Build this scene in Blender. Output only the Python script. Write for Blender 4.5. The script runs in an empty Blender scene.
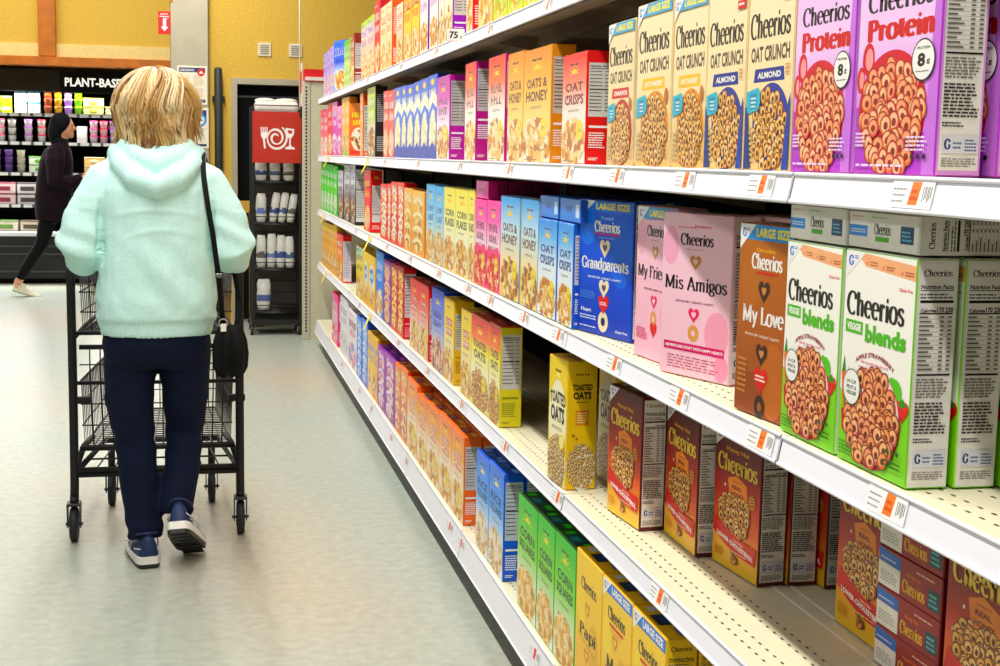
import bpy, bmesh, math, random
from mathutils import Vector, Matrix, Euler
PI = math.pi
S = bpy.context.scene
C = S.collection

# ------------------------------------------------------------------ camera, sky, lamps, exposure
cam = bpy.data.cameras.new('camera')
cam.sensor_width = 36.0
cam.lens = 36.0 * 1.385
cam.clip_start = 0.02
cam_o = bpy.data.objects.new('camera', cam)
C.objects.link(cam_o)
R = Matrix(((0.9775268, 0.0082842, -0.2106483), (-0.2099670, 0.1275899, -0.9693476), (0.0188463, 0.9917924, 0.1264620)))
cam_o.matrix_world = Matrix.Translation((0, 0, 1.4)) @ R.to_4x4()
S.camera = cam_o

world = bpy.data.worlds.new('store_ambient')
S.world = world
world.use_nodes = True
bg = world.node_tree.nodes['Background']
bg.inputs[0].default_value = (1.0, 0.985, 0.96, 1)
bg.inputs[1].default_value = 0.09


def area(name, loc, sx, sy, power, col=(1, .98, .94), rot=(0, 0, 0), spread=PI):
    l = bpy.data.lights.new(name, 'AREA')
    l.shape = 'RECTANGLE'
    l.size, l.size_y, l.energy, l.color = sx, sy, power, col
    l.spread = spread
    o = bpy.data.objects.new(name, l)
    o.location = loc
    o.rotation_euler = rot
    C.objects.link(o)
    return o


area('aisle_strip_lamp', (-0.12, 4.6, 3.7), 0.14, 13.0, 305)
area('aisle_strip_lamp', (-2.3, 6.0, 3.8), 0.5, 16.0, 95, rot=(0, math.radians(-22), 0))
area('cross_aisle_lamp', (-1.6, 12.9, 3.7), 6.0, 0.5, 60, rot=(math.radians(25), 0, 0))
S.view_settings.view_transform = 'Standard'
S.view_settings.look = 'None'
S.view_settings.gamma = 1.0
S.view_settings.use_curve_mapping = False
S.view_settings.exposure = 0.26


# ------------------------------------------------------------------ helpers
def lin(h):
    h = h.lstrip('#')
    h = h if len(h) == 6 else ''.join(c * 2 for c in h)
    r = []
    for i in (0, 2, 4):
        c = int(h[i:i + 2], 16) / 255
        r.append(c / 12.92 if c <= .04045 else ((c + .055) / 1.055) ** 2.4)
    g = .25 * r[0] + .6 * r[1] + .15 * r[2]
    return (*[min(1, max(0, g + (q - g) * 1.28)) for q in r], 1)


MATS = {}


def mat(h, rough=.42, metal=0., vary=.05, scale=30., bump=0., emit=0.):
    """plain surface whose colour varies a little with a noise texture"""
    k = (h, rough, metal, vary, scale, bump, emit)
    if k in MATS:
        return MATS[k]
    m = bpy.data.materials.new('surface_' + h.lstrip('#'))
    m.use_nodes = True
    nt = m.node_tree
    b = nt.nodes['Principled BSDF']
    b.inputs['Roughness'].default_value = rough
    b.inputs['Metallic'].default_value = metal
    if rough > .7:
        b.inputs['Specular IOR Level'].default_value = .2
    c = lin(h)
    tc = nt.nodes.new('ShaderNodeTexCoord')
    n = nt.nodes.new('ShaderNodeTexNoise')
    n.inputs['Scale'].default_value = scale
    n.inputs['Detail'].default_value = 3
    nt.links.new(tc.outputs['Object'], n.inputs['Vector'])
    r = nt.nodes.new('ShaderNodeValToRGB')
    r.color_ramp.elements[0].position = .3
    r.color_ramp.elements[1].position = .7
    r.color_ramp.elements[0].color = (*[x * (1 - vary) for x in c[:3]], 1)
    r.color_ramp.elements[1].color = (*[min(1, x * (1 + vary)) for x in c[:3]], 1)
    nt.links.new(n.outputs['Fac'], r.inputs['Fac'])
    nt.links.new(r.outputs['Color'], b.inputs['Base Color'])
    if bump:
        bp = nt.nodes.new('ShaderNodeBump')
        bp.inputs['Strength'].default_value = bump
        bp.inputs['Distance'].default_value = .01
        nt.links.new(n.outputs['Fac'], bp.inputs['Height'])
        nt.links.new(bp.outputs['Normal'], b.inputs['Normal'])
    if emit:
        nt.links.new(r.outputs['Color'], b.inputs['Emission Color'])
        b.inputs['Emission Strength'].default_value = emit
    MATS[k] = m
    return m


def grad(stops, rough=.4):
    """printed board whose ink runs through several colours from bottom to top"""
    k = ('grad', tuple(stops))
    if k in MATS:
        return MATS[k]
    m = bpy.data.materials.new('printed_board')
    m.use_nodes = True
    nt = m.node_tree
    b = nt.nodes['Principled BSDF']
    b.inputs['Roughness'].default_value = rough
    tc = nt.nodes.new('ShaderNodeTexCoord')
    sp = nt.nodes.new('ShaderNodeSeparateXYZ')
    n = nt.nodes.new('ShaderNodeTexNoise')
    n.inputs['Scale'].default_value = 2.5
    ma = nt.nodes.new('ShaderNodeMath')
    ma.operation = 'MULTIPLY_ADD'
    ma.inputs[1].default_value = .08
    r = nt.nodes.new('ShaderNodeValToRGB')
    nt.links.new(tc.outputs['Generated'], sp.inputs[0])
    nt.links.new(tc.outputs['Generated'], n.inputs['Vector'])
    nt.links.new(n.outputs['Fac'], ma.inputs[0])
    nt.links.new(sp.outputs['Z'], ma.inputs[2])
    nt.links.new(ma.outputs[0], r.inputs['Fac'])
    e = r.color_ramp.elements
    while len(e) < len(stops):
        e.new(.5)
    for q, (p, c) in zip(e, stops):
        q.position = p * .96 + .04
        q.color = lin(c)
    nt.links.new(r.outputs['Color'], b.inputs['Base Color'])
    MATS[k] = m
    return m


def as_mat(x):
    return mat(x) if isinstance(x, str) else x


class MB:
    """collects shapes into one mesh"""

    def __init__(s):
        s.v, s.f, s.m, s.mats, s.sm = [], [], [], [], []

    def mi(s, m):
        m = as_mat(m)
        if m not in s.mats:
            s.mats.append(m)
        return s.mats.index(m)

    def add(s, vs, fs, m, smooth=False):
        o = len(s.v)
        s.v += [tuple(p) for p in vs]
        k = s.mi(m)
        for f in fs:
            s.f.append([i + o for i in f])
            s.m.append(k)
            s.sm.append(smooth)

    def box(s, a, b, m, M=None):
        (x0, y0, z0), (x1, y1, z1) = a, b
        vs = [Vector(p) for p in ((x0, y0, z0), (x1, y0, z0), (x1, y1, z0), (x0, y1, z0), (x0, y0, z1), (x1, y0, z1), (x1, y1, z1), (x0, y1, z1))]
        if M:
            vs = [M @ p for p in vs]
        s.add(vs, [(3, 2, 1, 0), (4, 5, 6, 7), (0, 1, 5, 4), (1, 2, 6, 5), (2, 3, 7, 6), (3, 0, 4, 7)], m)

    def bbox(s, a, b, m, r=.002, seg=1):
        """box with rounded edges"""
        bm = bmesh.new()
        bmesh.ops.create_cube(bm, size=1)
        for v in bm.verts:
            v.co = Vector([(a[i] + b[i]) / 2 + v.co[i] * (b[i] - a[i]) for i in range(3)])
        bmesh.ops.bevel(bm, geom=bm.edges[:], offset=r, segments=seg, affect='EDGES', profile=.5)
        bm.verts.index_update()
        s.add([v.co[:] for v in bm.verts], [[v.index for v in f.verts] for f in bm.faces], m)
        bm.free()

    def tube(s, pts, r, m, n=8, cap=True, smooth=True):
        pts = [Vector(p) for p in pts]
        rs = r if isinstance(r, (list, tuple)) else [r] * len(pts)
        rings = []
        up = None
        for i, p in enumerate(pts):
            d = (pts[min(i + 1, len(pts) - 1)] - pts[max(i - 1, 0)])
            d = d.normalized() if d.length > 1e-9 else Vector((0, 0, 1))
            if up is None:
                up = Vector((0, 0, 1)) if abs(d.z) < .9 else Vector((0, 1, 0))
            a = d.cross(up)
            a = a.normalized() if a.length > 1e-6 else d.orthogonal().normalized()
            b = a.cross(d).normalized()
            up = b
            rings.append([p + rs[i] * (math.cos(2 * PI * k / n) * a + math.sin(2 * PI * k / n) * b) for k in range(n)])
        vs = [q for g in rings for q in g]
        fs = [(i * n + k, i * n + (k + 1) % n, (i + 1) * n + (k + 1) % n, (i + 1) * n + k) for i in range(len(pts) - 1) for k in range(n)]
        if cap:
            fs += [tuple(range(n))[::-1], tuple((len(pts) - 1) * n + k for k in range(n))]
        s.add(vs, fs, m, smooth)

    def loft(s, rings, m, cap=True, smooth=True):
        n = len(rings[0])
        vs = [q for g in rings for q in g]
        fs = [(i * n + k, i * n + (k + 1) % n, (i + 1) * n + (k + 1) % n, (i + 1) * n + k) for i in range(len(rings) - 1) for k in range(n)]
        if cap:
            fs += [tuple(range(n))[::-1], tuple((len(rings) - 1) * n + k for k in range(n))]
        s.add(vs, fs, m, smooth)

    def lathe(s, prof, c, m, n=16, smooth=True):
        s.loft([[(c[0] + r * math.cos(2 * PI * k / n), c[1] + r * math.sin(2 * PI * k / n), c[2] + z) for k in range(n)] for r, z in prof], m, True, smooth)

    def ell(s, c, r, m, n=16, k=10, M=None):
        rings = []
        for i in range(1, k):
            t = -PI / 2 + PI * i / k
            g = [Vector((r[0] * math.cos(t) * math.cos(2 * PI * j / n), r[1] * math.cos(t) * math.sin(2 * PI * j / n), r[2] * math.sin(t))) for j in range(n)]
            rings.append([Vector(c) + (M @ q if M else q) for q in g])
        s.loft(rings, m)

    def mesh(s, name):
        me = bpy.data.meshes.new(name)
        me.from_pydata(s.v, [], s.f)
        for m in s.mats:
            me.materials.append(m)
        me.polygons.foreach_set('material_index', s.m)
        me.polygons.foreach_set('use_smooth', s.sm)
        me.update()
        return me

    def build(s, name, parent=None, loc=None, rot=None):
        return link(s.mesh(name), name, parent, loc, rot)


def link(me, name, parent=None, loc=None, rot=None):
    o = bpy.data.objects.new(name, me)
    C.objects.link(o)
    if parent:
        o.parent = parent
    if loc is not None:
        o.location = loc
    if rot is not None:
        o.rotation_euler = rot
    return o


def thing(name, label, cat, loc=(0, 0, 0), rotz=0., group=None):
    o = bpy.data.objects.new(name, None)
    o.empty_display_size = .05
    C.objects.link(o)
    o.location = loc
    o.rotation_euler = (0, 0, rotz)
    tag(o, label, cat, group)
    return o


def tag(o, label, cat, group=None):
    o['label'] = label
    o['category'] = cat
    if group:
        o['group'] = group
    return o


def struct(o):
    o['kind'] = 'structure'
    return o


# ------------------------------------------------------------------ lettering
def arc(cx, cy, rx, ry, a0, a1, n=14):
    return [(cx + rx * math.cos(math.radians(a0 + (a1 - a0) * i / n)), cy + ry * math.sin(math.radians(a0 + (a1 - a0) * i / n))) for i in range(n + 1)]


def stem(x, y0=0, y1=.48):
    return ('s', [(x, y0), (x, y1)])


def bar(x0, x1, y):
    return ('f', x0, x1, y)


SHO = lambda x: ('s', [(x, .33), (x + .07, .44), (x + .15, .48), (x + .23, .45), (x + .26, .34), (x + .26, 0)])
# pen strokes of a high-contrast roman: every glyph is (advance, strokes)
GL = {
    'C': (.62, [('s', arc(.34, .35, .29, .36, 48, 312)), ('s', [(.53, .66), (.55, .48)])]),
    'h': (.54, [stem(.12, 0, .72), SHO(.13), bar(.03, .21, 0), bar(.31, .48, 0), bar(.02, .12, .71)]),
    'e': (.47, [('s', arc(.24, .24, .19, .25, 2, 315)), bar(.06, .43, .27)]),
    'r': (.38, [stem(.12), ('s', [(.13, .33), (.19, .44), (.27, .48)]), ('d', .31, .44, .05), bar(.03, .23, 0), bar(.02, .12, .47)]),
    'i': (.25, [stem(.12), bar(.02, .22, 0), bar(.02, .12, .47), ('d', .12, .64, .07)]),
    'o': (.5, [('s', arc(.25, .24, .2, .25, 0, 360, 22))]),
    's': (.42, [('s', [(.35, .39), (.28, .47), (.18, .48), (.1, .43), (.09, .35), (.16, .28), (.27, .22), (.35, .15), (.34, .06), (.26, 0), (.16, 0), (.07, .09)])]),
    'P': (.53, [stem(.14, 0, .7), ('s', [(.14, .69), (.3, .69), (.41, .64), (.45, .53), (.41, .41), (.3, .36), (.14, .36)]), bar(.03, .26, 0), bar(.03, .14, .69)]),
    't': (.34, [('s', [(.15, .62), (.15, .09), (.2, .01), (.31, .05)]), bar(.03, .3, .47)]),
    'n': (.54, [stem(.12), SHO(.13), bar(.03, .21, 0), bar(.31, .48, 0), bar(.02, .12, .47)]),
    'm': (.8, [stem(.12), SHO(.13), SHO(.39), bar(.03, .21, 0), bar(.31, .47, 0), bar(.57, .74, 0), bar(.02, .12, .47)]),
    'G': (.66, [('s', arc(.34, .35, .29, .36, 48, 312)), ('s', [(.55, .3), (.55, .04)]), bar(.44, .65, .3), ('s', [(.53, .66), (.55, .5)])]),
    'a': (.47, [('s', [(.09, .38), (.14, .46), (.24, .48), (.32, .42), (.33, .33), (.33, .06), (.42, .01)]), ('s', arc(.2, .14, .13, .15, 30, 350, 16))]),
    'd': (.53, [stem(.4, 0, .72), ('s', arc(.22, .24, .17, .25, 20, 340, 18)), bar(.29, .4, .71), bar(.4, .5, 0)]),
    'p': (.53, [stem(.12, -.2, .48), ('s', arc(.29, .24, .18, .25, 200, 520, 18)), bar(.03, .22, -.2), bar(.02, .12, .47)]),
    'M': (.84, [('s', [(.11, 0), (.13, .7)]), ('s', [(.13, .7), (.41, .04)]), ('s', [(.41, .04), (.69, .7)]), stem(.7, 0, .7), bar(.02, .2, 0), bar(.6, .8, 0), bar(.03, .13, .69), bar(.69, .8, .69)]),
    'y': (.47, [('s', [(.07, .48), (.24, .02)]), ('s', [(.42, .48), (.22, -.08), (.13, -.2)]), ('d', .11, -.18, .05), bar(.01, .16, .47), bar(.34, .47, .47)]),
    'F': (.52, [stem(.14, 0, .7), bar(.03, .48, .69), bar(.14, .38, .37), bar(.03, .26, 0), ('s', [(.47, .69), (.48, .54)])]),
    'A': (.66, [('s', [(.07, 0), (.32, .7)]), ('s', [(.32, .7), (.58, 0)]), bar(.15, .49, .22), bar(0, .16, 0), bar(.48, .68, 0)]),
    'g': (.46, [('s', arc(.21, .31, .15, .17, 0, 360, 16)), ('s', arc(.22, -.06, .17, .11, 0, 360, 16)), ('s', [(.12, .18), (.09, .1), (.2, .05)]), bar(.3, .43, .46)]),
    'L': (.54, [stem(.14, 0, .7), bar(.03, .5, .01), bar(.03, .26, .69), ('s', [(.49, .01), (.51, .18)])]),
    'v': (.47, [('s', [(.07, .48), (.24, .01)]), ('s', [(.41, .48), (.24, .01)]), bar(.01, .16, .47), bar(.34, .47, .47)]),
    'H': (.7, [stem(.14, 0, .7), stem(.55, 0, .7), bar(.14, .55, .36), bar(.03, .25, 0), bar(.44, .66, 0), bar(.03, .25, .69), bar(.44, .66, .69)]),
    'N': (.7, [stem(.14, 0, .7), ('s', [(.14, .7), (.55, 0)]), stem(.55, 0, .7), bar(.04, .24, 0), bar(.45, .65, .69)]),
    'u': (.54, [('s', [(.12, .48), (.12, .13), (.18, .02), (.28, .01), (.38, .14)]), stem(.39, 0, .48), bar(.02, .12, .47), bar(.3, .39, .47), bar(.39, .5, 0)]),
    ' ': (.28, []),
}


def serif_polys(text, thick=.13, thin=.045):
    thick, thin = thick * 1.22, thin * 1.1
    out, x = [], 0.
    for ch in text:
        adv, st = GL[ch]
        for q in st:
            if q[0] == 'f':
                out.append([(x + q[1], q[3] - thin / 2), (x + q[2], q[3] - thin / 2), (x + q[2], q[3] + thin / 2), (x + q[1], q[3] + thin / 2)])
            elif q[0] == 'd':
                out.append([(x + a, b) for a, b in arc(q[1], q[2], q[3], q[3] * 1.1, 0, 330, 11)])
            else:
                p = q[1]
                L, Rr = [], []
                for i in range(len(p)):
                    a, b = p[max(i - 1, 0)], p[min(i + 1, len(p) - 1)]
                    dx, dy = b[0] - a[0], b[1] - a[1]
                    l = math.hypot(dx, dy) or 1
                    w = (thin + (thick - thin) * abs(dy / l) ** 1.3) / 2
                    nx, ny = -dy / l * w, dx / l * w
                    L.append((x + p[i][0] + nx, p[i][1] + ny))
                    Rr.append((x + p[i][0] - nx, p[i][1] - ny))
                for i in range(len(p) - 1):
                    out.append([Rr[i], Rr[i + 1], L[i + 1], L[i]])
        x += adv
    return out


SANS = {}


def sans_polys(text, bold=.012):
    bold = bold + .014
    k = (text, bold)
    if k not in SANS:
        cu = bpy.data.curves.new('t', 'FONT')
        cu.body = text
        cu.offset = bold
        cu.resolution_u = 2
        o = bpy.data.objects.new('t', cu)
        me = o.to_mesh()
        SANS[k] = [[tuple(me.vertices[i].co[:2]) for i in p.vertices] for p in me.polygons]
        o.to_mesh_clear()
        bpy.data.objects.remove(o)
        bpy.data.curves.remove(cu)
    return SANS[k]


class Panel:
    """printed face: shapes in fractions of its width and height, each ink layer a hair above the last"""

    def __init__(s, W, H, base):
        s.W, s.H, s.L = W, H, 0
        s.polys = []
        s.rect(0, 0, 1, 1, base)

    def off(s):
        return .0003 + s.L * .00003

    def poly(s, pts, m, keep=False):
        if not keep:
            s.L += 1
        s.polys.append(([(u * s.W, v * s.H) for u, v in pts], s.off(), as_mat(m)))

    def many(s, polys, m):
        s.L += 1
        for p in polys:
            s.poly(p, m, True)

    def rect(s, u0, v0, u1, v1, m):
        s.poly([(u0, v0), (u1, v0), (u1, v1), (u0, v1)], m)

    def ell(s, u, v, ru, rv, m, n=28, a0=0, a1=360):
        s.poly(arc(u, v, ru, rv, a0, a1, n)[:(-1 if a1 - a0 >= 360 else None)], m)

    def circ(s, u, v, r, m, n=20):
        s.ell(u, v, r, r * s.W / s.H, m, n)

    def fit(s, polys, u, v, w, h, m, skew=0, bend=0):
        xs = [p[0] for q in polys for p in q]
        ys = [p[1] for q in polys for p in q]
        x0, x1, y0, y1 = min(xs), max(xs), min(ys), max(ys)
        kx, ky = w / (x1 - x0), h / (y1 - y0)
        xm, ym = (x0 + x1) / 2, (y0 + y1) / 2
        f = lambda x, y: (u + (x - xm) * kx, v + (y - ym) * ky + skew * (x - xm) * kx - bend * (((x - xm) / (x1 - x0) * 2) ** 2))
        s.many([[f(*p) for p in q] for q in polys], m)

    def serif(s, t, u, v, w, h, m, thick=.13, thin=.045, **k):
        s.fit(serif_polys(t, thick, thin), u, v, w, h, m, **k)

    def sans(s, t, u, v, w, h, m, bold=.012, **k):
        s.fit(sans_polys(t, bold), u, v, w, h, m, **k)

    def lines(s, u0, v0, u1, v1, n, m, seed=1, fill=.5):
        rd = random.Random(seed)
        dv = (v1 - v0) / n
        P = []
        for i in range(n):
            u = u0
            e = u1 - rd.random() * .25 * (u1 - u0)
            while u < e:
                w = (u1 - u0) * rd.uniform(.06, .2)
                P.append([(u, v0 + dv * i), (min(u + w, e), v0 + dv * i), (min(u + w, e), v0 + dv * (i + fill)), (u, v0 + dv * (i + fill))])
                u += w + (u1 - u0) * .03
        s.many(P, m)

    def rings(s, u, v, ru, rv, r, n, cols, seed=3, edge='#6b3a22', heart=False):
        rd = random.Random(seed)
        k = s.W / s.H
        pts = []
        t = 0
        while len(pts) < n and t < n * 60:
            t += 1
            a, b = rd.uniform(-1, 1), rd.uniform(-1, 1)
            if heart:
                x, y = a * 1.2, b * 1.2 + .1
                if (x * x + y * y - 1) ** 3 - x * x * y ** 3 > 0:
                    continue
            elif a * a + b * b > 1:
                continue
            p = (u + a * ru, v + b * rv)
            if any((p[0] - q[0]) ** 2 + ((p[1] - q[1]) / k) ** 2 < (1.25 * r) ** 2 for q in pts) and t < n * 45:
                continue
            pts.append(p)
        pts.sort(key=lambda p: -p[1])
        for i, (x, y) in enumerate(pts):
            s.L += .34
            q = rd.uniform(.72, 1.)
            th = rd.uniform(0, PI)

            def e(rr, dx=0., dy=0., nn=12):
                o = []
                for j in range(nn):
                    a, b = rr * math.cos(2 * PI * j / nn), rr * q * math.sin(2 * PI * j / nn)
                    o.append((min(1, max(0, x + a * math.cos(th) - b * math.sin(th) + dx * r)), min(1, max(0, y + (a * math.sin(th) + b * math.cos(th) + dy * r) * k))))
                return o
            s.poly(e(r * 1.13), edge, True)
            s.L += .1
            h_ = max(1, len(cols) // 2)
            s.poly(e(r), rd.choice(cols[:h_]), True)
            s.L += .1
            s.poly(e(r * .78, -.08, .12), rd.choice(cols[h_:]), True)
            s.L += .1
            s.poly(e(r * .43, .02, -.02, 9), edge, True)

    def flakes(s, u, v, ru, rv, r, n, cols, seed=5):
        rd = random.Random(seed)
        k = s.W / s.H
        for i in range(n):
            a, b = rd.uniform(-1, 1), rd.uniform(-1, 1)
            if a * a + b * b > 1:
                continue
            x, y = u + a * ru, v + b * rv
            s.L += .12
            m = rd.randint(5, 7)
            th = rd.uniform(0, 6)
            P = []
            for j in range(m):
                rr = r * rd.uniform(.6, 1.15)
                P.append((min(1, max(0, x + rr * math.cos(th + 2 * PI * j / m))), min(1, max(0, y + rr * k * .8 * math.sin(th + 2 * PI * j / m)))))
            s.poly(P, rd.choice(cols), True)

    def heart(s, u, v, r, m):
        k = s.W / s.H
        P = []
        for i in range(26):
            t = 2 * PI * i / 26
            P.append((u + r * 16 * math.sin(t) ** 3 / 16, v + r * k * (13 * math.cos(t) - 5 * math.cos(2 * t) - 2 * math.cos(3 * t) - math.cos(4 * t)) / 16))
        s.poly(P, m)

    def squig(s, u0, v0, u1, v1, m, seed=2, n=5, w=.035):
        """dense brush lettering too far off to read"""
        rd = random.Random(seed)
        P = []
        du = (u1 - u0) / n
        for i in range(n):
            u = u0 + du * i
            a, b = v0 + rd.uniform(0, .15) * (v1 - v0), v1 - rd.uniform(0, .2) * (v1 - v0)
            P.append([(u, a), (u + w, a), (u + w, b), (u, b)])
            c = rd.choice((a, (a + b) / 2, b - .012))
            P.append([(u, c), (u + du * .75, c), (u + du * .75, c + .014), (u, c + .014)])
            if rd.random() < .5:
                P.append([(u + du * .6, a), (u + du * .75, a), (u + du * .75, b), (u + du * .6, b)])
        s.many(P, m)

    def mesh(s, name, f):
        mb = MB()
        for pts, o, m in s.polys:
            mb.add([f(u, v, o) for u, v in pts], [tuple(range(len(pts)))], m)
        return mb.mesh(name)

# ------------------------------------------------------------------ cereal box artwork
K, Wt = '#17120f', '#f7f4ee'
OAT = ['#c98644', '#b87234', '#f2cc94', '#e8b878']
PINKO = ['#dd7f58', '#d96a60', '#f6c4a0', '#f0a884']
FLK = ['#e8bf7c', '#d79a4b', '#f3d9a2', '#b97733', '#f6e6c3']
SQR = ['#efcf92', '#e2b469', '#f6e2b6', '#c9934a']


def gm_corner(P, strip=None, txt=None, col='#2a6fc4', tcol='#f5e63c', v0=.93, end=1.):
    if strip:
        P.poly([(.13, v0), (end, v0), (end, 1), (.26, 1)], strip)
        if txt:
            P.sans(txt, .62, (v0 + 1) / 2, .62, (1 - v0) * .62, tcol, .03)
    P.poly([(0, .865), (.3, 1), (0, 1)], Wt)
    P.serif('G', .078, .955, .075, .05, col, .2, .08)
    P.lines(.13, .965, .19, .985, 2, col, 3)


def nutri(P, name=None, ncol=K, base=True, calories='170 230', big=True, seed=1):
    if base:
        P.rect(.05, .02, .95, .985, '#efece6')
    if name:
        P.serif(name, .5, .945, .72, .03, ncol)
    P.sans('Nutrition Facts', .5, .885, .82, .02, K, .02)
    P.rect(.08, .868, .92, .872, K)
    P.lines(.08, .835, .92, .862, 2, '#555', seed)
    P.rect(.08, .815, .92, .827, K)
    P.sans('Calories', .3, .782, .4, .016, K, .02)
    P.sans(calories, .72, .785, .4, .024, K, .02)
    P.rect(.08, .766, .92, .772, K)
    for i in range(13):
        v = .75 - i * .019
        P.many([[(.08, v), (.3 + .2 * ((i * 7 % 5) / 5), v), (.3 + .2 * ((i * 7 % 5) / 5), v + .007), (.08, v + .007)], [(.6, v), (.7, v), (.7, v + .007), (.6, v + .007)], [(.8, v), (.9, v), (.9, v + .007), (.8, v + .007)]], '#6f6b67')
        P.rect(.08, v - .005, .92, v - .0035, '#a09c96')
    P.rect(.08, .497, .92, .505, K)
    P.lines(.08, .4, .92, .49, 7, '#77736e', seed + 1)
    P.lines(.08, .24, .92, .385, 10, '#2c2927', seed + 2)
    P.lines(.08, .2, .6, .225, 2, '#2c2927', seed + 3)
    if big:
        P.rect(.1, .09, .92, .165, '#dcdce2')
        P.serif('G', .22, .128, .15, .045, '#20336e', .2, .08)
        P.lines(.35, .11, .55, .145, 2, '#4a5a90', 9)
        P.lines(.62, .1, .9, .155, 4, '#4a5a90', 8)
    P.lines(.1, .035, .9, .075, 4, '#8d8984', seed + 4)


def f_protein(P):
    P.poly([(0, 0), (1, 0), (1, .16), (0, .3)], '#b04fc4')
    P.poly([(.86, 0), (1, 0), (1, .8), (.93, .8)], '#c67fd6')
    P.serif('Cheerios', .5, .76, .8, .095, K, .15)
    P.serif('Protein', .52, .635, .82, .1, '#c4122e', .2, .09)
    for u, v, r in ((.13, .51, .1), (.03, .42, .08)):
        P.ell(u + .01 if u > .1 else .05, v, r * .8 if u > .1 else .05, r * .75, '#c9263a', 20)
        P.ell(u + .02 if u > .1 else .06, v, r * .5 if u > .1 else .03, r * .5, '#f0a0a0', 16)
    P.ell(.46, .275, .42, .265, '#c92440', 40)
    P.rings(.47, .25, .375, .235, .068, 72, PINKO, 11, '#8c2f22')
    P.circ(.83, .48, .135, K)
    P.circ(.83, .48, .125, Wt, 24)
    P.sans('8', .81, .48, .09, .058, K, .03)
    P.sans('g', .89, .47, .04, .022, K)
    P.sans('PROTEIN', .83, .53, .15, .012, K)
    P.lines(.75, .43, .91, .438, 1, K, 4)
    P.lines(.03, .12, .16, .19, 4, '#f3dff5', 5)
    P.lines(.68, .1, .95, .17, 4, '#f3dff5', 6)
    P.many([arc(.76 + .07 * i, .075, .022, .012, 0, 300, 8) for i in range(3)], K)
    P.lines(.05, .03, .7, .05, 1, '#f3dff5', 7)


def f_crunch(name, c, c2, strip=None, top_badge=False):
    def f(P):
        P.serif('Cheerios', .48, .77, .9, .14, K, .16)
        P.sans('OAT CRUNCH', .5, .618, .86, .085, '#4a3b30', .022)
        P.poly([(.15, .468), (.84, .468), (.82, .54), (.18, .54)], c)
        P.sans(name, .5, .504, .52, .034, '#fbf6ea', .02)
        P.ell(.57, .225, .41, .235, c2, 40)
        P.rings(.54, .205, .36, .205, .066, 64, OAT, 21 + len(name), '#5a3216')
        P.flakes(.55, .2, .32, .18, .03, 18, ['#f2dcae', '#e7c483'], 4)
        P.poly([(.02, .3), (.3, .32), (.34, .36), (.33, .41), (.28, .44), (.02, .42)], '#49b4cb')
        P.rect(.1, .325, .26, .41, '#2d8aa6')
        P.lines(.12, .335, .25, .4, 3, '#d9f0f4', 3)
        P.lines(.04, .04, .22, .22, 6, '#c9b489', 8)
        if top_badge:
            P.poly([(.78, .88), (.98, .88), (.98, 1), (.78, 1)], '#c9202c')
            P.lines(.8, .9, .96, .98, 3, Wt, 5)
            P.lines(.87, .5, .97, .56, 3, '#c28a3c', 6)
            P.poly([(0, 0), (.16, 0), (.06, .3), (0, .36)], '#1c2f78')
            P.poly([(.86, 0), (1, 0), (1, .4), (.95, .34)], '#1c3f98')
        else:
            P.ell(.9, .42, .05, .05, '#b9742a', 12)
            P.lines(.76, .05, .97, .15, 4, '#b9882f', 4)
        if strip:
            gm_corner(P, '#5fa9cf', 'LARGE SIZE', v0=.925)
    return f


def f_gp(P):
    P.ell(.8, .62, .2, .25, '#2f68d4', 30)
    P.ell(.16, .8, .16, .14, '#3a76de', 30)
    gm_corner(P, '#2f7fe0', 'LARGE SIZE', v0=.92)
    P.sans('Frosted', .53, .875, .22, .025, '#9fd0f0', .01)
    P.serif('Cheerios', .53, .81, .48, .085, Wt, .17, .07)
    P.rect(.3, .748, .78, .762, '#c03a78')
    P.lines(.38, .725, .68, .735, 1, '#bcd5f5', 4)
    P.serif('Grandparents', .5, .52, .88, .115, Wt, .15, .06)
    P.sans('MAKE MY HEART HAPPY', .5, .425, .62, .016, '#dfe9fa', .005)
    for v, b in ((.655, 1), (.355, 1), (.1, 0)):
        (P.heart if b else P.circ)(.5, v, .095, '#f0e2c4')
        (P.heart if b else P.circ)(.5, v, .04, '#5a4a5c' if b else '#1d2c58')
    P.heart(.5, .235, .1, '#d5232f')
    P.lines(.43, .225, .57, .255, 2, Wt, 4)
    P.lines(.05, .26, .38, .32, 4, '#5f8fe0', 6)
    P.sans('Heart', .17, .17, .2, .03, '#e9eef8', .012)
    P.lines(.05, .1, .38, .14, 2, '#c8d8f5', 8)
    P.lines(.05, .04, .4, .055, 1, '#e9eef8', 9)
    P.sans('Gluten Free', .84, .05, .22, .02, '#e9eef8', .008)


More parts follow.
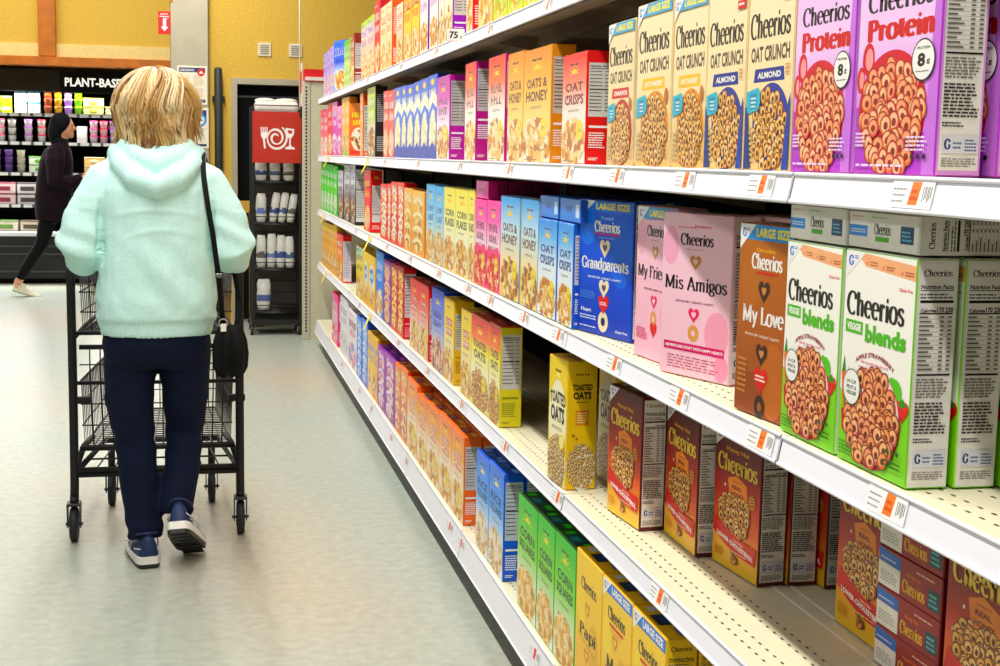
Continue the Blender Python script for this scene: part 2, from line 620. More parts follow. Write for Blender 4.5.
def f_friend(title, strip):
    def f(P):
        P.ell(.82, .28, .17, .14, '#f2a9bd', 26)
        P.ell(.12, .8, .12, .12, '#f3b4c8', 26)
        P.ell(.9, .08, .1, .08, '#f0a0b8', 22)
        if strip:
            gm_corner(P, '#4aa0d8', 'LARGE SIZE', v0=.92)
        P.lines(.22, .915, .5, .925, 1, '#d0407c', 4)
        P.sans('Strawberry', .58, .925, .24, .022, '#d0407c', .01)
        P.serif('Cheerios', .5, .845, .48, .075, K, .15)
        P.lines(.36, .782, .64, .792, 1, '#c08aa0', 5)
        P.serif(title, .5, .565, .9, .105, K, .13)
        P.sans('MAKE MY HEART HAPPY', .5, .46, .56, .014, '#7a4a5c', .005)
        for v, c in ((.71, '#c98e55'), (.385, '#e0476a')):
            P.heart(.49, v, .08, c)
            P.heart(.49, v, .035, '#f7d3dc')
        P.circ(.49, .27, .078, '#d9a066')
        P.circ(.49, .27, .03, '#f0c8d0')
        if strip:
            P.heart(.5, .2, .09, '#d5232f')
            P.lines(.05, .12, .35, .2, 5, '#d0407c', 3)
        else:
            P.rect(.06, .15, .94, .2, '#c9246c')
            P.sans('ADVENTURES START WITH HAPPY HEARTS', .5, .175, .84, .018, Wt, .02)
            P.lines(.12, .04, .88, .13, 5, '#b0607e', 7, .35)
    return f


def f_love(P):
    P.ell(.72, .2, .24, .2, '#b5682f', 26)
    P.ell(.3, .12, .25, .1, '#8f4a1d', 26)
    P.ell(.25, .72, .2, .16, '#b06a33', 26)
    gm_corner(P, '#3d8fd0', 'LARGE SIZE', v0=.92)
    P.sans('Chocolate', .5, .87, .36, .02, '#e8b13c', .01)
    P.serif('Cheerios', .53, .81, .58, .085, Wt, .16, .06)
    P.rect(.34, .745, .74, .757, '#c9382a')
    P.serif('My Love', .5, .515, .78, .12, Wt, .14, .05)
    P.sans('MAKE MY HEART HAPPY', .5, .42, .66, .015, '#ecd9c4', .005)
    for v in (.66, .33):
        P.heart(.5, v, .11, '#3a1d12')
        P.heart(.5, v, .045, '#c98a5a')
    P.heart(.5, .195, .13, '#d5232f')
    P.lines(.4, .185, .6, .225, 2, Wt, 4)
    P.circ(.5, .05, .1, '#2e160d')
    P.circ(.5, .05, .04, '#9a5a30')
    P.lines(.05, .1, .25, .3, 7, '#c98a5a', 6)


def f_veg(P):
    P.poly([(0, 0), (1, 0), (1, .34), (.9, .37), (.74, .2), (.3, .08), (.1, .3), (0, .34)], '#8ccf3a')
    P.poly([(.16, 1), (1, .972), (1, .905), (.3, .935)], '#f2b48c')
    for u, s_ in ((.36, .955), (.6, .945), (.86, .935)):
        P.lines(u, s_ - .012, u + .12, s_ + .012, 2, '#a05a3c', int(u * 9))
        P.poly([(u - .06, s_), (u - .045, s_ - .012), (u - .015, s_ + .016), (u - .045, s_ - .004)], '#d8432a')
    gm_corner(P)
    P.sans('Gluten Free', .88, .86, .18, .016, '#e2807a', .008)
    P.serif('Cheerios', .46, .755, .84, .115, '#12100f', .155)
    P.rect(.04, .615, .3, .675, '#63b32a')
    P.sans('VEGGIE', .17, .645, .21, .035, Wt, .03)
    P.sans('blends', .63, .63, .58, .085, '#63b32a', .035)
    P.sans('APPLE STRAWBERRY', .5, .535, .56, .022, '#8c1f3c', .012, bend=.045)
    P.lines(.3, .49, .72, .505, 1, '#e9a0ae', 3)
    P.lines(.27, .465, .74, .478, 1, '#e9a0ae', 5)
    # carrots, apple and strawberry round the bowl
    for i, u in enumerate((.05, .12, .17)):
        P.poly([(u - .035, .42 - i * .05), (u + .035, .42 - i * .05), (u + .005, .24 - i * .04)], '#e8792b')
        P.poly([(u - .03, .42 - i * .05), (u, .5 - i * .05), (u + .03, .42 - i * .05)], '#3f8c2c')
    P.ell(.8, .4, .1, .06, '#6cbf2e', 20)
    P.ell(.76, .415, .05, .05, '#6cbf2e', 20)
    P.heart(.92, .33, .085, '#d3202f')
    P.poly([(.86, .355), (.92, .385), (.98, .355), (.92, .34)], '#3f8c2c')
    P.poly([(.04, .24), (.16, .26), (.14, .16), (.06, .14)], '#c8302c')
    P.ell(.49, .245, .41, .24, '#b12a3c', 40)
    P.ell(.49, .255, .395, .23, '#f3d9d4', 40)
    P.rings(.49, .24, .365, .212, .066, 80, ['#cf7a4a', '#bf5e58', '#f0bc90', '#e8a078'], 31, '#6f2d1c')
    P.circ(.2, .36, .13, '#2c5a24')
    P.circ(.2, .36, .122, Wt, 26)
    P.sans('1/4 CUP', .2, .385, .14, .018, '#2c4a24', .02)
    P.sans('FRUIT &', .2, .358, .15, .018, '#2c4a24', .02)
    P.sans('VEGGIE', .2, .332, .15, .018, '#2c4a24', .02)
    P.lines(.05, .03, .3, .1, 4, '#4f8f1e', 6)
    P.lines(.72, .06, .95, .1, 2, '#2f5f14', 7)
    P.many([arc(.76 + .07 * i, .13, .022, .012, 0, 300, 8) for i in range(3)], '#2f5f14')


def f_honey(P):
    P.rd = random.Random(4)
    for i in range(9):
        P.circ(P.rd.uniform(.05, .95), P.rd.uniform(.35, .62), .018, '#f6e9d8', 9)
    gm_corner(P)
    P.sans('Honey Nut', .5, .868, .5, .042, '#e9a93a', .018)
    P.serif('Cheerios', .51, .765, .89, .135, '#7a2c10', .2, .1)
    P.serif('Cheerios', .5, .768, .88, .13, '#f6d474', .15, .05)
    P.poly([(.3, .66), (.5, .7), (.72, .655), (.74, .55), (.62, .47), (.52, .45), (.36, .52)], '#f0922c')
    P.sans('REAL', .51, .612, .22, .03, '#7a2a14', .03)
    P.sans('HONEY', .53, .562, .28, .03, '#7a2a14', .03)
    P.lines(.42, .65, .62, .66, 1, '#7a2a14', 3)
    P.ell(.84, .56, .075, .055, '#c98a3c', 14)
    P.many([[(.77, .53 + .022 * i), (.91, .54 + .022 * i), (.91, .546 + .022 * i), (.77, .536 + .022 * i)] for i in range(4)], '#7a4a1c')
    P.heart(.47, .36, .36, '#7d2a18')
    P.heart(.47, .365, .345, '#f1e3cc')
    P.rings(.47, .36, .33, .185, .064, 66, OAT, 41, '#5a2e12', heart=True)
    P.poly([(.02, .24), (.3, .17), (.6, .13), (.96, .12), (.98, .245), (.64, .25), (.32, .3), (.06, .36)], '#d0202c')
    P.sans('CAN HELP', .6, .225, .22, .016, '#f6d9c0', .01, skew=-.06)
    P.sans('LOWER CHOLESTEROL', .52, .197, .8, .034, Wt, .035, skew=-.085)
    P.lines(.45, .142, .85, .155, 1, '#f6d9c0', 5)
    P.poly([(.42, .14), (.58, .11), (.6, .07), (.5, .05)], '#6a3416')
    P.flakes(.5, .1, .08, .04, .03, 16, OAT, 8)
    P.lines(.06, .07, .3, .14, 4, '#c98a1c', 6)


def f_family(who, strip):
    def f(P):
        P.ell(.72, .4, .2, .18, '#e3b50e', 26)
        P.ell(.2, .62, .16, .14, '#f6d638', 26)
        if strip:
            gm_corner(P, '#2a78c8', 'LARGE SIZE', tcol=Wt, v0=.915)
        P.serif('Cheerios', .5, .8, .6, .09, K, .15)
        if strip:
            P.rect(.26, .715, .74, .735, '#c9302a')
            P.lines(.3, .69, .7, .7, 1, '#c9302a', 4)
        for v in (.635, .31, .13):
            P.heart(.47, v, .095, '#d68a2e')
            P.heart(.47, v, .045, '#f4d860')
        P.serif(who, .5, .46, .44 + .05 * len(who), .11, '#1c150c', .13)
        P.sans('MAKE MY HEART HAPPY', .5, .385, .7, .014, '#9a7420', .004, skew=-.1)
        P.lines(.05, .02, .5, .07, 3, '#c9502a', 6)
    return f


def sb(t1, t2, tc, pics, seed=1, sun='#f6d02c', shade=None, badge=True, lines_c='#8a7a60', logo='#5a2a18', wide=.34, rings=False, blocks=None):
    """house-brand front: script mark over a rising sun, big hand-lettered title, heap of cereal below"""
    def f(P):
        if shade:
            P.poly([(0, 0), (1, 0), (1, .42), (.86, .5), (.5, .46), (.14, .5), (0, .42)], shade)
        P.many([arc(.5 + d, .905, .03, .012, 0, 300, 8) for d in (-.13, -.07, 0, .07, .13)] + [[(.3, .905), (.34, .925), (.36, .9)]], logo)
        P.ell(.5, .82, .12, .045, sun, 18, 0, 180)
        P.many([[(.5 + .15 * math.cos(a), .82 + .055 * math.sin(a)), (.5 + .21 * math.cos(a - .1), .82 + .08 * math.sin(a - .1)), (.5 + .21 * math.cos(a + .1), .82 + .08 * math.sin(a + .1))] for a in [PI * i / 6 for i in range(7)]], sun)
        if blocks:
            for v in (.68, .56):
                P.rect(.2, v, .82, v + .09, blocks)
                P.squig(.24, v + .012, .8, v + .078, Wt, seed + int(v * 9), 4, .03)
        else:
            if t1:
                P.sans(t1, .5, .7, .74, .085, tc, .018)
                P.sans(t2, .5, .585, .8 if len(t2) > 4 else .66, .095, tc, .018)
            else:
                P.squig(.16, .65, .86, .75, tc, seed, 5, .045)
                P.squig(.18, .53, .84, .63, tc, seed + 1, 4, .05)
            P.many([[(.2, .585), (.24, .585), (.23, .62), (.2, .625)]], tc)
        P.lines(.26, .475, .76, .5, 2, lines_c, seed)
        if rings:
            P.rings(.5, .2, .46, .2, .075, 60, OAT, seed, '#6b3f1c')
        else:
            P.ell(.5, .19, .45, .2, pics[-1], 26)
            P.flakes(.5, .19, .46, .2, .085, 210, pics, seed)
        if badge:
            P.circ(.78, .3, .12, '#f3dc6a')
            P.lines(.7, .285, .87, .32, 3, '#b08a1c', seed)
        P.lines(.06, .015, .6, .03, 1, lines_c, seed + 5)
    return f


def f_toast(P):
    P.many([arc(.5 + d, .9, .03, .012, 0, 300, 8) for d in (-.13, -.07, 0, .07, .13)], '#5a2a18')
    P.ell(.5, .85, .1, .04, '#fbeaa0', 16, 0, 180)
    P.ell(.5, .5, .48, .33, '#fbf3cf', 30)
    P.sans('TOASTED', .5, .69, .84, .1, '#1c1712', .03, bend=.02)
    P.sans('OATS', .5, .555, .76, .13, '#1c1712', .035)
    P.lines(.2, .43, .8, .46, 2, '#7a6a30', 3)
    P.ell(.5, .17, .5, .18, '#f3efe2', 30)
    P.rings(.5, .185, .45, .185, .075, 75, ['#c79a5e', '#b98a4e', '#f0dcb4', '#e8d0a0'], 51, '#6b4a22')
    P.circ(.78, .35, .14, '#f4d850')
    P.circ(.78, .35, .11, '#fbeea6')


def s_toast(P):
    P.many([arc(.5 + d, .9, .03, .01, 0, 300, 8) for d in (-.2, -.1, 0, .1, .2)], '#5a2a18')
    P.sans('TOASTED', .5, .8, .7, .05, '#1c1712', .03)
    P.sans('OATS', .5, .735, .64, .06, '#1c1712', .035)
    P.lines(.3, .68, .8, .695, 1, '#5a4a20', 3)
    P.rect(.28, .5, .74, .62, '#d98a2c')
    P.lines(.32, .52, .7, .61, 5, '#f7e6a0', 5)
    P.circ(.22, .42, .06, '#a87a3c')
    P.circ(.34, .395, .05, '#a87a3c')
    P.ell(.55, .16, .44, .18, '#f3efe2', 30)
    P.rings(.5, .175, .45, .175, .085, 60, ['#c79a5e', '#b98a4e', '#f0dcb4', '#e8d0a0'], 52, '#6b4a22')


def s_half(panel='#d9d6d2', top=.9, bot=.42, ink='#ffffff'):
    def f(P):
        P.rect(.06, bot, .95, top, panel)
        P.sans('Nutrition Facts', .5, top - .03, .78, .02, K, .02)
        P.rect(.1, top - .055, .9, top - .048, K)
        for i in range(12):
            v = top - .08 - i * (top - bot - .1) / 12
            P.rect(.1, v, .6, v + .007, '#55524e')
            P.rect(.72, v, .88, v + .007, '#55524e')
        P.rect(.1, (top + bot) / 2, .9, (top + bot) / 2 + .008, K)
        P.rect(.1, bot - .1, .88, bot - .08, ink)
        P.lines(.1, bot - .28, .8, bot - .13, 7, ink, 4)
        P.lines(.1, .03, .5, .06, 2, ink, 5)
    return f


def f_kid(tc, te, pics, bowl='#ffffff', blob=None, seed=1, n=5):
    """children's cereal front: arched title, splash of colour, bowl"""
    def f(P):
        if blob:
            P.ell(.5, .5, .47, .24, blob, 26)
        P.squig(.1, .7, .92, .86, te, seed, n, .1)
        P.squig(.12, .715, .9, .85, tc, seed, n, .06)
        P.squig(.16, .55, .86, .67, tc, seed + 3, n - 1, .06)
        P.ell(.5, .2, .45, .19, bowl, 24)
        P.flakes(.5, .22, .42, .18, .1, 110, pics, seed)
        P.lines(.08, .92, .6, .95, 2, tc, seed)
    return f


def f_arch(c1, c2, c3):
    """front with white arched swirls stacked down the face"""
    def f(P):
        for i, v in enumerate((.78, .56, .34, .14)):
            P.ell(.5, v, .4, .12, c1, 20, 10, 170)
            P.ell(.5, v - .01, .26, .075, c2, 18, 10, 170)
            P.flakes(.5, v - .03, .3, .05, .08, 26, c3, i + 2)
        P.squig(.15, .86, .85, .95, c1, 4, 4, .08)
    return f


def f_bunch(P):
    P.poly([(0, .55), (.5, .68), (1, .6), (1, .75), (.5, .8), (0, .7)], '#fff7d8')
    P.squig(.12, .7, .9, .85, '#fff7d8', 3, 5, .07)
    P.ell(.52, .3, .38, .28, '#f5e2a4', 26)
    P.flakes(.52, .3, .36, .26, .1, 90, ['#f7e9b8', '#eed68c', '#fbf3d6'], 4)
    P.poly([(0, 0), (1, 0), (1, .12), (.5, .2), (0, .1)], '#1d3f9c')
    P.ell(.5, .92, .2, .04, '#f6d02c', 16)


def f_choco(P):
    P.squig(.12, .7, .9, .86, '#7a2408', 3, 5, .1)
    P.squig(.14, .715, .88, .85, '#f7dc2c', 3, 5, .07)
    P.squig(.2, .58, .84, .68, '#f7dc2c', 7, 4, .07)
    P.ell(.5, .32, .4, .22, '#f3ece2', 26)
    rd = random.Random(3)
    for i in range(34):
        a, r = rd.uniform(0, 6.28), math.sqrt(rd.random())
        P.circ(.5 + .33 * r * math.cos(a), .33 + .18 * r * math.sin(a), .07, rd.choice(['#7a4a26', '#d9b184', '#a8703c', '#f0e0c8']), 12)
    P.rect(.1, .04, .9, .09, '#c23a10')


def plain_side(ink='#ffffff'):
    def f(P):
        P.lines(.12, .5, .85, .9, 14, ink, 3)
        P.lines(.12, .08, .85, .3, 8, ink, 4)
    return f


def nut(name=None, ncol=K, base=True, cal='170 230'):
    return lambda P: nutri(P, name, ncol, base, cal)


ST = {}


def style(key, desc, W, H, D, base, stops, front, side, sbase, top=None):
    ST[key] = dict(desc=desc, W=W, H=H, D=D, base=base, stops=stops, front=front, side=side, sbase=sbase, top=top)


style('protB', 'lilac cereal box with red bowl and round badge', .192, .288, .06, '#b14fc4', [(0, '#c05fd2'), (.4, '#dfa0e6'), (.62, '#f0cdf0'), (1, '#ecc4ee')], f_protein, nut(None), '#d9a0de')
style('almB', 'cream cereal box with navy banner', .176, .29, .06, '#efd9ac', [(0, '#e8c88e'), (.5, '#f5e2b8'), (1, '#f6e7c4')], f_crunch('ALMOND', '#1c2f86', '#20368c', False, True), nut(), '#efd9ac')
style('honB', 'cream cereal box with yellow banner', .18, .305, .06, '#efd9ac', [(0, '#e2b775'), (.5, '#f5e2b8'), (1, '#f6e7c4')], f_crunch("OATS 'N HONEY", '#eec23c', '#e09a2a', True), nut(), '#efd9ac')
style('cinB', 'cream cereal box with red banner', .178, .292, .06, '#e8d3a6', [(0, '#dfb583'), (.5, '#efdcb2'), (1, '#efdfba')], f_crunch('CINNAMON', '#c42a34', '#b4282c', True), nut(), '#e0c898')  # same cream board, inked a step darker for the shade under the shelf
style('redoatB', 'red to white oat cereal box', .2, .253, .06, '#d8202a', [(0, '#f7efe0'), (.5, '#fbe6da'), (.75, '#f08a72'), (1, '#e04030')], sb('OAT', 'CRISPS', '#6a1a14', FLK, 61), s_half(), '#d8202a')
style('goldB', 'golden oats and honey cereal box', .22, .294, .062, '#e09a1e', [(0, '#fdf3dc'), (.35, '#f6d98c'), (.65, '#f2bc40'), (1, '#e3930e')], sb('OATS &', 'HONEY', '#5a2a10', FLK, 62), s_half('#cfc6b8'), '#d9941e')
style('orpurB', 'orange and purple striped cereal box', .2, .306, .06, '#c81f86', [(0, '#fbf3ea'), (.5, '#fbeee4'), (.78, '#f07a3c'), (1, '#e4502a')], sb(None, None, '#57455e', FLK, 63), s_half('#c9c4c2', .93, .5), '#b01f84', '#e0442a')
style('purpleB', 'magenta and white cereal box', .22, .293, .058, '#b21f9c', [(0, '#fbf3ea'), (.45, '#f7e4ee'), (.75, '#cf4fb0'), (1, '#b21f9c')], sb(None, None, '#57455e', FLK, 64), s_half('#c9c4c2', .93, .4), '#b21f9c')
style('blueB', 'royal blue cereal box with yellow bowl', .19, .304, .05, '#1c4fc0', [(0, '#1d3f9c'), (.3, '#2f6fd8'), (1, '#2a62c8')], f_bunch, plain_side(), '#1740b4')
style('redB2', 'bright red cereal box', .195, .303, .05, '#e03428', [(0, '#d4281c'), (1, '#e03a22')], f_kid('#fdeee0', '#a81a1a', ['#f6d9b0', '#f0b088'], '#fbe8dc', '#e8583c', 5), plain_side(), '#d42a22')
style('oliveB', 'green and brown granola box', .2, .37, .06, '#1c1712', [(0, '#8a6a44'), (.45, '#d9cfae'), (.6, '#b4c83c'), (1, '#c9d86a')], f_kid('#f7f4e0', '#5a6a1c', ['#a8743c', '#d9b27c', '#7a4a26'], '#efe6c8', None, 6), plain_side('#bbbbbb'), '#1a1512')
style('blackB', 'black cereal box with pale nutrition panel', .2, .33, .06, '#191412', [(0, '#191412'), (1, '#221a16')], f_kid('#e8402c', '#f2b82c', FLK, '#3a2a20', None, 7), lambda P: (P.rect(.1, .2, .96, .74, '#e8d6d4'), P.lines(.14, .22, .92, .72, 22, '#a0908e', 2), P.ell(.5, .93, .25, .035, '#d8303a'), P.ell(.5, .84, .36, .05, '#f0b82c'), P.ell(.5, .84, .2, .02, '#8c3a1c'), P.lines(.1, .05, .9, .15, 4, '#bbb', 4)), '#191412')
style('orangeB', 'orange cereal box with grey side', .2, .336, .06, '#e8761e', [(0, '#ea7a1c'), (1, '#f0942c')], f_kid('#fdf0d8', '#a83a10', FLK, '#fbe8cc', '#f7b04c', 8), s_half('#d6d2cc', .8, .08), '#e0641c')
style('chocoB', 'orange box picturing chocolate cereal balls', .2, .302, .05, '#ea6a14', [(0, '#ee5a14'), (1, '#f58a24')], f_choco, plain_side(), '#e25a12')
style('yelB', 'slim yellow and green cereal box', .2, .34, .05, '#efae1c', [(0, '#7cb832'), (.22, '#8cc43a'), (.3, '#f2b424'), (1, '#f2c03a')], f_kid('#fdf6e0', '#c9801c', FLK, '#fbe6a4', None, 9), plain_side(), '#e89a1c')
style('magB', 'magenta and pink cereal box', .2, .33, .05, '#cf2f9c', [(0, '#d85aa8'), (1, '#f0a0c8')], f_kid('#fdf0f6', '#b02088', ['#f7c0dc', '#c84aa0', '#fdf0f6'], '#f3b4d6', '#d850b0', 10), plain_side(), '#c42f92')
style('redB', 'slim crimson cereal box', .2, .345, .05, '#d81f2c', [(0, '#e02c34'), (1, '#e8444a')], f_kid('#fbe0e0', '#8c1018', FLK, '#f7c4c0', None, 11), plain_side(), '#cc1c28')
style('pinkB', 'pink and red cereal box', .2, .31, .05, '#e84a6a', [(0, '#f3a49c'), (1, '#ec5a74')], f_kid('#fff4f0', '#c92044', ['#fff0ea', '#f7c0b0'], '#fbdcd4', '#f27a86', 12), plain_side(), '#d83a5a')
# third shelf
style('vegC', 'white and green cereal box with ring bowl', .19, .285, .056, '#8ccf3a', [(0, '#fbf7ec'), (1, '#fdfaf0')], f_veg, nut('Cheerios'), '#e9e7df', 'green')
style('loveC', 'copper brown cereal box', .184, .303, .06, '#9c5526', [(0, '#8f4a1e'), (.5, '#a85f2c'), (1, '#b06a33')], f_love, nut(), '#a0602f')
style('amigosC', 'pale pink cereal box with dark title and magenta strip', .198, .302, .064, '#f3c3d2', [(0, '#f7c9d6'), (1, '#f8d3dd')], f_friend('Mis Amigos', False), nut(), '#f0e2ea')
style('myfrC', 'pink cereal box with blue corner strip', .198, .306, .064, '#f3b8ca', [(0, '#f4bccd'), (1, '#f6c8d5')], f_friend('My Friends', True), nut(), '#f0e2ea')
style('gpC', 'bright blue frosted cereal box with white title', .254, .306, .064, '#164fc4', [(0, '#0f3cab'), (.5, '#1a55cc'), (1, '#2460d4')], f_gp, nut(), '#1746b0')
style('ocC', 'blue and white oat cereal box', .183, .246, .055, '#2f7fd4', [(0, '#f7f6f0'), (.55, '#eaf2f8'), (.85, '#6fb2e4'), (1, '#3f92dc')], sb('OAT', 'CRISPS', '#1c3a78', FLK, 71, logo='#1c3a78'), s_half(), '#2458b8')
style('ohC', 'sky blue and gold oats cereal box', .2, .288, .055, '#4fa6dc', [(0, '#f6d488'), (.4, '#f8e4b8'), (.75, '#bfe0f0'), (1, '#3f9edc')], sb('OATS &', 'HONEY', '#6a4018', ['#c98a3c', '#e8c078', '#8a5a24', '#f3dda8', '#b07830'], 72), s_half('#dcd4c0'), '#d9b45a')
style('pinkC', 'hot pink cereal box with red berries', .19, .267, .055, '#ea3f9c', [(0, '#f7b8c0'), (.35, '#f58ab4'), (.5, '#fbe4ec'), (.8, '#f06ab0'), (1, '#ec3f9c')], sb(None, None, '#7a2440', ['#d8303c', '#f0b08a', '#e8604c', '#f7d9b0', '#c92434'], 73, shade='#f2557c', badge=True), s_half(), '#e23a94')
style('yellowC', 'lemon yellow cereal box with green lettering', .2, .29, .055, '#f2e23c', [(0, '#f3e9c0'), (.4, '#fbf8dc'), (.75, '#f8f08c'), (1, '#f4e42c')], sb('CORN', 'FLAKES', '#4a5a28', FLK, 74, badge=False, sun='#f2c02c'), s_half(), '#e8d82c')
style('lblueC', 'light blue cereal box with blue lettering', .195, .288, .055, '#5fb0de', [(0, '#d9c48c'), (.3, '#e0e4cc'), (.6, '#a8d6ec'), (1, '#52aee2')], sb(None, None, '#2f62a8', FLK, 75, badge=False), s_half(), '#4aa0d4')
style('tanC', 'golden cereal box with pale arches', .22, .257, .055, '#e9a83a', [(0, '#e8a040'), (1, '#f3c064')], f_arch('#f7ecc0', '#d9b45a', ['#e8c078', '#c98a3c', '#f7e6b0']), plain_side(), '#e08a24')
style('redstripeC', 'red cereal box with stacked white arches', .2, .27, .055, '#d8343a', [(0, '#d83438'), (1, '#e2503c')], f_arch('#fbf0d8', '#c8404a', ['#f3d9a0', '#fbf3e0', '#e8b070']), plain_side(), '#d02c34')
style('redC', 'tall red box with white nutrition panel', .22, .315, .06, '#dc1f2c', [(0, '#e02a34'), (.6, '#e8303a'), (1, '#d81f2c')], f_kid('#f7d02c', '#a8101c', ['#f7d9b0', '#f0a03c'], '#f3c0a0', None, 13), lambda P: (P.rect(.12, .16, .97, .76, '#e6dede'), P.lines(.16, .3, .92, .74, 18, '#98908e', 2), P.rect(.12, .28, .97, .29, K), P.ell(.5, .9, .36, .05, '#b01020'), P.lines(.3, .87, .75, .93, 2, '#f0c02c', 4), P.lines(.15, .05, .9, .12, 3, '#f3d9d9', 4)), '#dc1f2c')
style('darkC', 'black and white cereal box', .2, .33, .06, '#1d1c22', [(0, '#4a3a34'), (.5, '#8a7a80'), (.7, '#d9d6dc'), (1, '#c9c9d2')], f_kid('#26242c', '#f3f1f4', ['#a8743c', '#e8d0b0', '#5a3a26'], '#d6c2ae', None, 14), lambda P: (P.rect(.05, .05, .95, .92, '#dfe0dc'), P.lines(.1, .12, .9, .88, 24, '#8f908c', 2), P.rect(.05, .74, .95, .75, K), P.rect(.05, .58, .95, .59, K)), '#1d1c22')
style('greenC', 'lime green cereal box', .2, .325, .055, '#3fbf2c', [(0, '#46c832'), (1, '#5ad044')], f_kid('#e8fbe0', '#1c8a14', ['#c9dcae', '#8ad068', '#f0fbe6'], '#a8e090', '#74d85a', 15), plain_side(), '#34b022')
# fourth shelf
style('hnD', 'maroon to yellow cereal box with red ribbon', .192, .29, .058, '#6a1c20', [(0, '#f0c81c'), (.16, '#eeb41e'), (.34, '#e06a1e'), (.56, '#bc3c1c'), (.78, '#7e2018'), (1, '#551619')], f_honey, nut('Cheerios', '#8c6a24'), '#5a1a1c')
style('toastlone', 'yellow toasted oats box', .136, .31, .075, '#ecc81c', [(0, '#e8d9a0'), (.3, '#f2d838'), (1, '#f0d024')], f_toast, s_toast, '#edc81e', 'gold')
style('toastD', 'red topped toasted oats box with yellow base', .2, .29, .066, '#d9c81c', [(0, '#f2e8a0'), (.35, '#fbf8e4'), (.68, '#f4e66a'), (.8, '#ee7a2c'), (1, '#d83024')], sb('TOASTED', 'OATS', '#2a211a', OAT + FLK, 81, rings=True), s_half('#cfccc6', .93, .38, '#8a8a1c'), '#d9cc1e', 'red')
style('oatD', 'yellow cereal box with salmon title blocks', .19, .287, .07, '#e8c81c', [(0, '#e0c486'), (.35, '#f7ecc8'), (.7, '#f2dc5a'), (1, '#ecca1c')], sb('', '', K, FLK, 82, blocks='#cf7a64'), s_half('#cfccc0', .86, .42, '#b08a14'), '#e0b41a', 'gold')
style('blueD', 'royal blue cereal box with white centre', .23, .297, .06, '#2f4fc0', [(0, '#c99a7a'), (.3, '#d9cfd6'), (.6, '#8a9adc'), (1, '#3a54c8')], sb(None, None, '#3a3a8c', ['#b07a5a', '#d9a888', '#8a4a54', '#efd0b4'], 83, badge=False), s_half('#c9ccd6'), '#2a46b0', 'blue')
style('redD2', 'red and white cereal box with salmon title blocks', .22, .287, .06, '#e0202c', [(0, '#d9b494'), (.35, '#f3ddd0'), (.75, '#ef6a5c'), (1, '#de2430')], sb('', '', K, FLK, 84, blocks='#d05a50'), s_half('#dcd6d2', .85, .36), '#d81c2c', 'red')
style('redD', 'crimson cereal box with yellow arches', .2, .3, .055, '#cc1c34', [(0, '#d43a30'), (1, '#c81c3c')], f_arch('#f3d98c', '#c8503c', ['#f0c86a', '#fbe8b0', '#d98a3c']), s_half('#dcd4d8', .93, .3, '#f3a0b0'), '#d0203c', 'red')
style('purpleD', 'purple cereal box with pale arches', .26, .295, .055, '#6a1c96', [(0, '#46208c'), (.4, '#7a2ca0'), (1, '#8a2a9c')], f_arch('#f0c8a8', '#8a3c9c', ['#f3d0a0', '#e8a878']), plain_side(), '#5a1a8a', 'purple')
style('lbD', 'bright azure cereal box', .25, .318, .055, '#2a80e0', [(0, '#3a6ad0'), (1, '#3f9cec')], f_kid('#dff0fb', '#1c4fb0', FLK, '#a8d0f0', None, 16), plain_side(), '#246ed0', 'blue')
style('ywD', 'yellow cereal box with white and blue oval', .25, .275, .055, '#f0b81c', [(0, '#e8b43c'), (1, '#f6d64a')], lambda P: (P.ell(.5, .5, .4, .34, '#f4f1ea', 26), P.ell(.5, .62, .3, .14, '#4f94cc', 22), P.squig(.25, .56, .75, .68, Wt, 3, 4, .07), P.flakes(.5, .28, .34, .16, .09, 80, FLK, 3)), plain_side('#b07a10'), '#e8a81c', 'gold')
style('yellowD2', 'lemon yellow and green cereal box', .25, .284, .055, '#e8d01c', [(0, '#c9b43c'), (.7, '#f2dc2c'), (1, '#a8d0c0')], f_kid('#8a5a1c', '#f7f0c0', FLK, '#f0e0a0', None, 17), plain_side('#8a7a10'), '#d8c01c', 'gold')
style('yellowD', 'golden yellow cereal box with orange title', .22, .315, .055, '#f4c01c', [(0, '#f0a824'), (1, '#fad43c')], f_kid('#e0621c', '#fdf0c0', FLK, '#fbe49c', '#f7b83a', 18), plain_side('#c07a10'), '#f2c818', 'gold')
style('orredD', 'orange red cereal box with white nutrition side', .22, .291, .055, '#ea4a1c', [(0, '#f0a060'), (.5, '#f2a04c'), (1, '#e8401c')], f_kid('#fdf0dc', '#b02010', FLK, '#f7dcc0', None, 19), lambda P: (P.rect(.02, .02, .98, .88, '#e2dfe6'), P.lines(.1, .1, .9, .84, 20, '#a8a4ae', 2)), '#e02c24', 'red')
